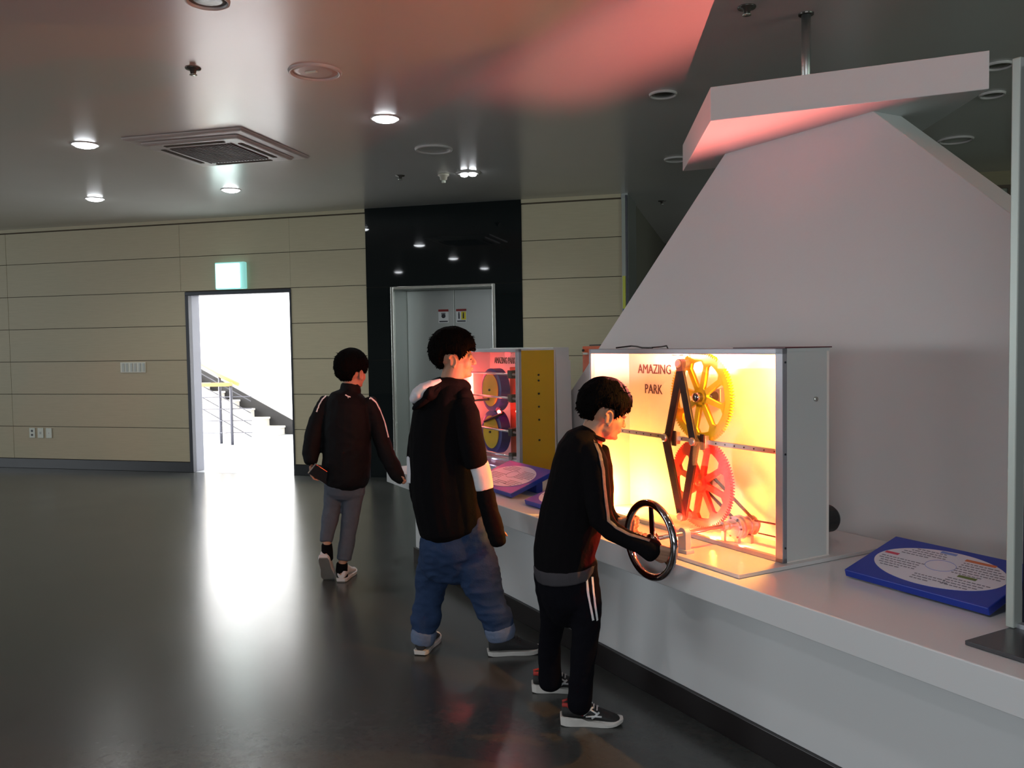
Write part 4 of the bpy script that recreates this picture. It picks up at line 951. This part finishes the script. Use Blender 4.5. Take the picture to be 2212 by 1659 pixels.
# ---- boy in the hooded top, walking along the counter
N2 = person((-1.2379, 3.7586, 0.0283), 'boy in black hooded top with white sleeve bands and rolled blue jeans')
torso = [(-1.2779, 3.748, 1.2602, 0.0588, 0.08), (-1.2781, 3.7273, 1.2314, 0.1011, 0.135), (-1.2881, 3.7246, 1.1888, 0.1319, 0.17), (-1.2985, 3.7219, 1.1312, 0.15, 0.18), (-1.3052, 3.7201, 1.0456, 0.1596, 0.178), (-1.3082, 3.7193, 0.9383, 0.1649, 0.175), (-1.305, 3.7202, 0.8307, 0.1639, 0.175), (-1.2966, 3.7224, 0.7226, 0.1617, 0.175), (-1.2885, 3.7245, 0.6511, 0.1564, 0.175), (-1.2811, 3.7265, 0.599, 0.1522, 0.172)]
arm_r = [(-1.185, 3.6277, 1.1875, 0.0495, 0.0495), (-1.1606, 3.6031, 1.142, 0.0594, 0.0594), (-1.1469, 3.5964, 1.0707, 0.0592, 0.0592), (-1.1294, 3.5907, 0.9894, 0.057, 0.057), (-1.1148, 3.5945, 0.9151, 0.0529, 0.0529)]
band_r = [(-1.1067, 3.5967, 0.9273, 0.0428, 0.0428), (-1.0937, 3.6001, 0.8756, 0.0428, 0.0428), (-1.0828, 3.603, 0.8115, 0.0387, 0.0387)]
low_r = [(-1.0844, 3.6026, 0.8342, 0.0346, 0.0346), (-1.0737, 3.6054, 0.7618, 0.0407, 0.0407), (-1.059, 3.6093, 0.6891, 0.0407, 0.0407), (-1.0373, 3.6046, 0.6289, 0.0406, 0.0406), (-1.023, 3.6033, 0.574, 0.0365, 0.0365)]
arm_l = [(-1.3904, 3.8321, 1.1811, 0.0528, 0.0528), (-1.4449, 3.8487, 1.1086, 0.0532, 0.0532), (-1.4834, 3.8386, 1.0088, 0.0443, 0.0443), (-1.4946, 3.8253, 0.9098, 0.0398, 0.0398)]
band_l = [(-1.4944, 3.8254, 0.921, 0.0398, 0.0398), (-1.4942, 3.8151, 0.8555, 0.0375, 0.0375), (-1.4918, 3.8054, 0.7946, 0.0374, 0.0374)]
low_l = [(-1.4893, 3.806, 0.8124, 0.0308, 0.0308), (-1.4692, 3.7803, 0.7395, 0.0327, 0.0327), (-1.4463, 3.7657, 0.6767, 0.0326, 0.0326)]
leg_l = [(-1.3525, 3.7594, 0.6264, 0.0819, 0.0819), (-1.3621, 3.7672, 0.5144, 0.0821, 0.0821), (-1.3801, 3.7728, 0.4127, 0.0801, 0.0801), (-1.4068, 3.7761, 0.3038, 0.0717, 0.0717), (-1.4255, 3.7711, 0.215, 0.0651, 0.0651), (-1.4318, 3.7591, 0.1425, 0.0671, 0.0671), (-1.4378, 3.7472, 0.0926, 0.0562, 0.0562)]
leg_r = [(-1.21, 3.7142, 0.6411, 0.0887, 0.0887), (-1.1922, 3.7086, 0.5357, 0.0948, 0.0948), (-1.158, 3.7073, 0.441, 0.0966, 0.0918), (-1.1318, 3.7038, 0.3531, 0.0859, 0.0773), (-1.1044, 3.711, 0.271, 0.0733, 0.0697), (-1.0687, 3.7205, 0.1951, 0.0692, 0.0692), (-1.0572, 3.7235, 0.1367, 0.0629, 0.0629)]
hip = [(-1.2751, 3.7281, 0.6466, 0.1532, 0.15), (-1.2704, 3.7293, 0.5598, 0.1575, 0.155), (-1.2624, 3.7314, 0.4837, 0.1692, 0.15), (-1.2533, 3.7338, 0.4118, 0.1628, 0.11)]
hm = head_matrix(*((-1.2682, 3.7434, 1.3793), 0.3491, 0.0, 0.0, 1.0))
g = G(); head_parts(g, hm)
chain(g, [(-1.2478, 3.7353, 1.3715, 0.0511, 0.0511), (-1.261, 3.7318, 1.327, 0.0511, 0.0511), (-1.272, 3.7289, 1.2825, 0.0532, 0.0532), (-1.2875, 3.7248, 1.2272, 0.0638, 0.0638)])
chain(g, shrink(torso)); chain(g, shrink(arm_r, .72)); chain(g, shrink(band_r, .7)); chain(g, shrink(low_r, .62)); chain(g, shrink(arm_l, .72)); chain(g, shrink(band_l, .7)); chain(g, shrink(low_l, .62)); chain(g, shrink(leg_l, .68)); chain(g, shrink(leg_r, .68)); chain(g, shrink(hip, .8))
hand(g, (-1.0417, 3.6056, 0.6388), CR * .28 + Vector((0, 0, -.95)), CD, L=.115, curl=.55, spread=.0, thumb=1)
hand(g, (-1.4579, 3.7729, 0.6970), CR * .25 + Vector((0, 0, -.95)), -CR, L=.12, curl=.5, spread=.0, thumb=1)
body = finish(g, 'body', 'skin', N2, voxel=.0042, smooth=2)
eyes(body, hm)
hair_mesh('hair', hm, N2, front=.046, side=.030, back=-.045, seed=5, burn=.002, thick=.020)
g = G(); chain(g, torso); chain(g, arm_r, capr=.15); chain(g, arm_l, capr=.15)
top = finish(g, 'hooded_top', 'blackcloth', N2, voxel=.0065, smooth=5, wr=.0050, wf=(6, 6, 4), wr2=.001)
for b in (band_r, band_l):
    g = G(); chain(g, b, capr=.1); finish(g, 'sleeve_band', 'whitecloth', top, voxel=.005, smooth=2, wr=.003, wf=(14, 14, 8))
for b in (low_r, low_l):
    g = G(); chain(g, b, capr=.5); finish(g, 'lower_sleeve', 'blackcloth', top, voxel=.005, smooth=3, wr=.004, wf=(9, 9, 16))
# hood folded down the back, with its pale lining showing
g = G(); chain(g, [(-1.2188, 3.7016, 1.2582, 0.0358, 0.0931), (-1.2638, 3.7104, 1.2663, 0.0423, 0.1355), (-1.32, 3.7162, 1.2534, 0.0511, 0.2043), (-1.3699, 3.7031, 1.2285, 0.0511, 0.1941), (-1.4159, 3.6909, 1.1951, 0.0362, 0.1158)], capr=.8)
chain(g, [(-1.2069, 3.684, 1.2297, 0.0461, 0.0922), (-1.1915, 3.6881, 1.1832, 0.0461, 0.0922)])
hood = finish(g, 'hood', 'blackcloth', top, voxel=.006, smooth=4, wr=.003)
g = G(); chain(g, [(-1.3969, 3.5615, 1.2081, 0.0185, 0.0296), (-1.3765, 3.5669, 1.2305, 0.0309, 0.0556), (-1.3479, 3.5796, 1.2524, 0.033, 0.0593), (-1.3153, 3.5934, 1.2744, 0.0227, 0.0409), (-1.2864, 3.6113, 1.29, 0.0103, 0.0165)], capr=.6)
finish(g, 'hood_lining', 'whitecloth', top, voxel=.0035, smooth=2, wr=.0022, wf=(30, 10, 10))
g = G(); ell(g, Matrix.Identity(4), (-1.3369, 3.5773, 1.2154), (.084, .052, .022), Euler((0, -.66, .25)))
finish(g, 'hood_rim', 'blackcloth', top, voxel=.004, smooth=1)
g = G(); chain(g, hip); chain(g, leg_l); chain(g, leg_r)
jn = finish(g, 'jeans', 'denim', N2, voxel=.0065, smooth=4, wr=.0120, wf=(6, 6, 12), wr2=.0015)
g = G(); chain(g, [(-1.4355, 3.7478, 0.1014, 0.0605, 0.0605), (-1.4424, 3.746, 0.0704, 0.0605, 0.0605), (-1.4472, 3.7447, 0.0437, 0.054, 0.054)], capr=.1); finish(g, 'rolled_cuff', 'denimcuff', jn, voxel=.005, smooth=2, wr=.003, wf=(16, 16, 16))
g = G(); chain(g, [(-1.061, 3.7225, 0.1583, 0.0692, 0.0692), (-1.0553, 3.724, 0.128, 0.0692, 0.0692), (-1.0516, 3.725, 0.0999, 0.0608, 0.0608)], capr=.1); finish(g, 'rolled_cuff', 'denimcuff', jn, voxel=.005, smooth=2, wr=.003, wf=(16, 16, 16))
shoe(N2, 'shoe', (-1.128, 3.772, .0), .385, 0, .250, .092, 'shoegrey', 'sole', 1)
shoe(N2, 'shoe', (-1.440, 3.695, .0), 1.62, 0, .245, .092, 'shoegrey', 'sole', 1)

# ---- boy walking away, phone in hand
N3 = person((-2.4024, 4.7958, 0.0107), 'boy in black track jacket and grey trousers walking away with a phone')
torso = [(-2.3105, 4.8408, 1.1719, 0.0614, 0.075), (-2.3167, 4.8391, 1.1434, 0.1099, 0.095), (-2.3246, 4.8371, 1.1034, 0.137, 0.11), (-2.3293, 4.8358, 1.0174, 0.1455, 0.115), (-2.3355, 4.8342, 0.8738, 0.1484, 0.118), (-2.3444, 4.8318, 0.7299, 0.1512, 0.122), (-2.3464, 4.8313, 0.6434, 0.1455, 0.122), (-2.3473, 4.8311, 0.6029, 0.1313, 0.115)]
arm_l = [(-2.4487, 4.8043, 1.1168, 0.0485, 0.0485), (-2.4776, 4.7967, 1.0628, 0.0514, 0.0514), (-2.513, 4.7874, 0.9773, 0.0542, 0.0542), (-2.5327, 4.7718, 0.8839, 0.057, 0.057), (-2.539, 4.7495, 0.8004, 0.0539, 0.0539), (-2.5307, 4.731, 0.7458, 0.0424, 0.0424)]
arm_r = [(-2.2027, 4.8692, 1.1129, 0.0457, 0.0457), (-2.179, 4.8755, 1.0581, 0.0485, 0.0485), (-2.1532, 4.8823, 0.9716, 0.0485, 0.0485), (-2.1223, 4.8697, 0.8785, 0.0512, 0.0512), (-2.0885, 4.858, 0.7946, 0.051, 0.051), (-2.0466, 4.8483, 0.7167, 0.048, 0.048), (-2.0111, 4.8474, 0.655, 0.0422, 0.0422), (-1.9833, 4.8444, 0.6248, 0.0309, 0.0309)]
leg_l = [(-2.413, 4.8137, 0.6444, 0.0656, 0.0656), (-2.4236, 4.811, 0.552, 0.0599, 0.0599), (-2.434, 4.8082, 0.4653, 0.0542, 0.0542), (-2.4407, 4.7857, 0.3826, 0.0512, 0.0512), (-2.4452, 4.7535, 0.3085, 0.0424, 0.0424), (-2.4455, 4.7328, 0.2556, 0.038, 0.038)]
leg_r = [(-2.2909, 4.846, 0.6425, 0.0713, 0.0713), (-2.3041, 4.8425, 0.5502, 0.0656, 0.0656), (-2.3206, 4.8381, 0.4403, 0.0571, 0.0571), (-2.3372, 4.8337, 0.3245, 0.0514, 0.0514), (-2.3476, 4.8103, 0.2132, 0.0469, 0.0469), (-2.359, 4.797, 0.1318, 0.044, 0.044)]
hip = [(-2.3482, 4.8308, 0.6867, 0.1284, 0.1), (-2.3544, 4.8292, 0.6001, 0.127, 0.105), (-2.3599, 4.8277, 0.5395, 0.1256, 0.09)]
hm = head_matrix(*((-2.2981, 4.8385, 1.2775), 1.2915, 0.0, 0.0, 1.03))
g = G(); head_parts(g, hm)
chain(g, [(-2.2928, 4.8454, 1.2803, 0.0485, 0.0485), (-2.2997, 4.8436, 1.2232, 0.0514, 0.0514), (-2.3094, 4.8411, 1.1604, 0.0571, 0.0571)])
chain(g, shrink(torso)); chain(g, shrink(arm_r, .7)); chain(g, shrink(arm_l, .7)); chain(g, shrink(leg_l, .72)); chain(g, shrink(leg_r, .72)); chain(g, shrink(hip, .8))
chain(g, [(-2.4409, 4.7443, 0.2963, 0.0226, 0.0226), (-2.4329, 4.7257, 0.2435, 0.0239, 0.0239), (-2.4371, 4.7246, 0.1862, 0.0253, 0.0253)]); chain(g, [(-2.3639, 4.7957, 0.158, 0.0241, 0.0241), (-2.3667, 4.7846, 0.0882, 0.0255, 0.0255), (-2.3704, 4.7836, 0.0448, 0.0255, 0.0255)])
hand(g, (-2.5168, 4.7036, 0.7271), CR * .12 + Vector((0, 0, -.98)), CR, L=.135, curl=.65, spread=.05, thumb=-1)
hand(g, (-2.0098, 4.8374, 0.6679), CR * .75 + Vector((0, 0, -.45)), -CR, L=.11, curl=.9, spread=.0, thumb=1)
body = finish(g, 'body', 'skin', N3, voxel=.0045, smooth=2)
eyes(body, hm)
hair_mesh('hair', hm, N3, front=.036, side=.020, back=-.045, seed=9, burn=.0, thick=.022)
g = G(); chain(g, torso); chain(g, arm_r); chain(g, arm_l); chain(g, [(-2.3093, 4.8411, 1.2234, 0.0585, 0.058), (-2.3092, 4.8411, 1.1719, 0.0628, 0.066)], capr=.2)
top = finish(g, 'track_jacket', 'blacknylon', N3, voxel=.007, smooth=4, wr=.0055, wf=(7, 7, 9), wr2=.001)
drape('shoulder_piping', 'stickerwhite', top, top, [(-2.1701, 4.8054, 1.1456), (-2.1300, 4.8160, 1.1083), (-2.1039, 4.8229, 1.0541), (-2.0808, 4.8290, 0.9858), (-2.0609, 4.8342, 0.8918)], .006)
drape('shoulder_piping', 'stickerwhite', top, top, [(-2.4208, 4.7393, 1.1524), (-2.4431, 4.7334, 1.1330), (-2.4631, 4.7281, 1.0994), (-2.4806, 4.7235, 1.0544)], .005)
drape('back_emblem', 'stickerwhite', top, top, [(-2.2201, 4.5854, 1.1676), (-2.2072, 4.5888, 1.1592), (-2.1916, 4.5929, 1.1536)], .0035)
drape('back_emblem', 'stickerwhite', top, top, [(-2.2046, 4.5895, 1.1592), (-2.2048, 4.5894, 1.1483)], .002)
g = G(); chain(g, hip); chain(g, leg_l, capr=.1); chain(g, leg_r, capr=.1)
finish(g, 'trousers', 'greydenim', N3, voxel=.006, smooth=3, wr=.0035, wf=(8, 8, 14), wr2=.0008)
g = G(); chain(g, [(-2.4358, 4.725, 0.2406, 0.0323, 0.0323), (-2.4388, 4.7345, 0.1923, 0.0352, 0.0352), (-2.4465, 4.7532, 0.1441, 0.0339, 0.0339)], capr=.3); finish(g, 'sock', 'blackcloth', N3, voxel=.004, smooth=1)
g = G(); chain(g, [(-2.3662, 4.7847, 0.1085, 0.0354, 0.0354), (-2.3744, 4.7929, 0.0653, 0.0369, 0.0369), (-2.3744, 4.8032, 0.0219, 0.0341, 0.0341)], capr=.3); finish(g, 'sock', 'blackcloth', N3, voxel=.004, smooth=1)
shoe(N3, 'shoe', (-2.3630, 4.7597, 0.0025), 1.72, 0, .235, .092, 'shoewhite', 'shoewhite', 3)
shoe(N3, 'shoe', (-2.4361, 4.6732, 0.1674), 1.80, .92, .235, .092, 'shoewhite', 'shoewhite', 3)
# the phone he holds
ph = thing('phone', (-2.4822, 4.6714, 0.6873), 'black phone with silver edge in the hand of the boy walking away', 'phone')
a = CR * .64 + Vector((0, 0, .77)); b = CR * .45 + Vector((0, 0, -.80)) + CD * .35; b = (b - a.normalized() * b.dot(a.normalized())).normalized(); a.normalize(); c_ = a.cross(b)
o_ = Vector((-2.4924, 4.6687, 0.7157))
def pq(s, t, h): return tuple(o_ + a * s + b * t + c_ * h)
g = G(); g.prism([pq(-.037, 0, -.004), pq(.037, 0, -.004), pq(.037, .135, -.004), pq(-.037, .135, -.004)], [pq(-.037, 0, .004), pq(.037, 0, .004), pq(.037, .135, .004), pq(-.037, .135, .004)]); g.build('phone_body', 'phone', ph, bevel=.003)
g = G(); g.prism([pq(-.037, -.003, -.0045), pq(.037, -.003, -.0045), pq(.037, .001, -.0045), pq(-.037, .001, -.0045)], [pq(-.037, -.003, .0045), pq(.037, -.003, .0045), pq(.037, .001, .0045), pq(-.037, .001, .0045)]); g.build('silver_edge', 'phoneedge', ph)
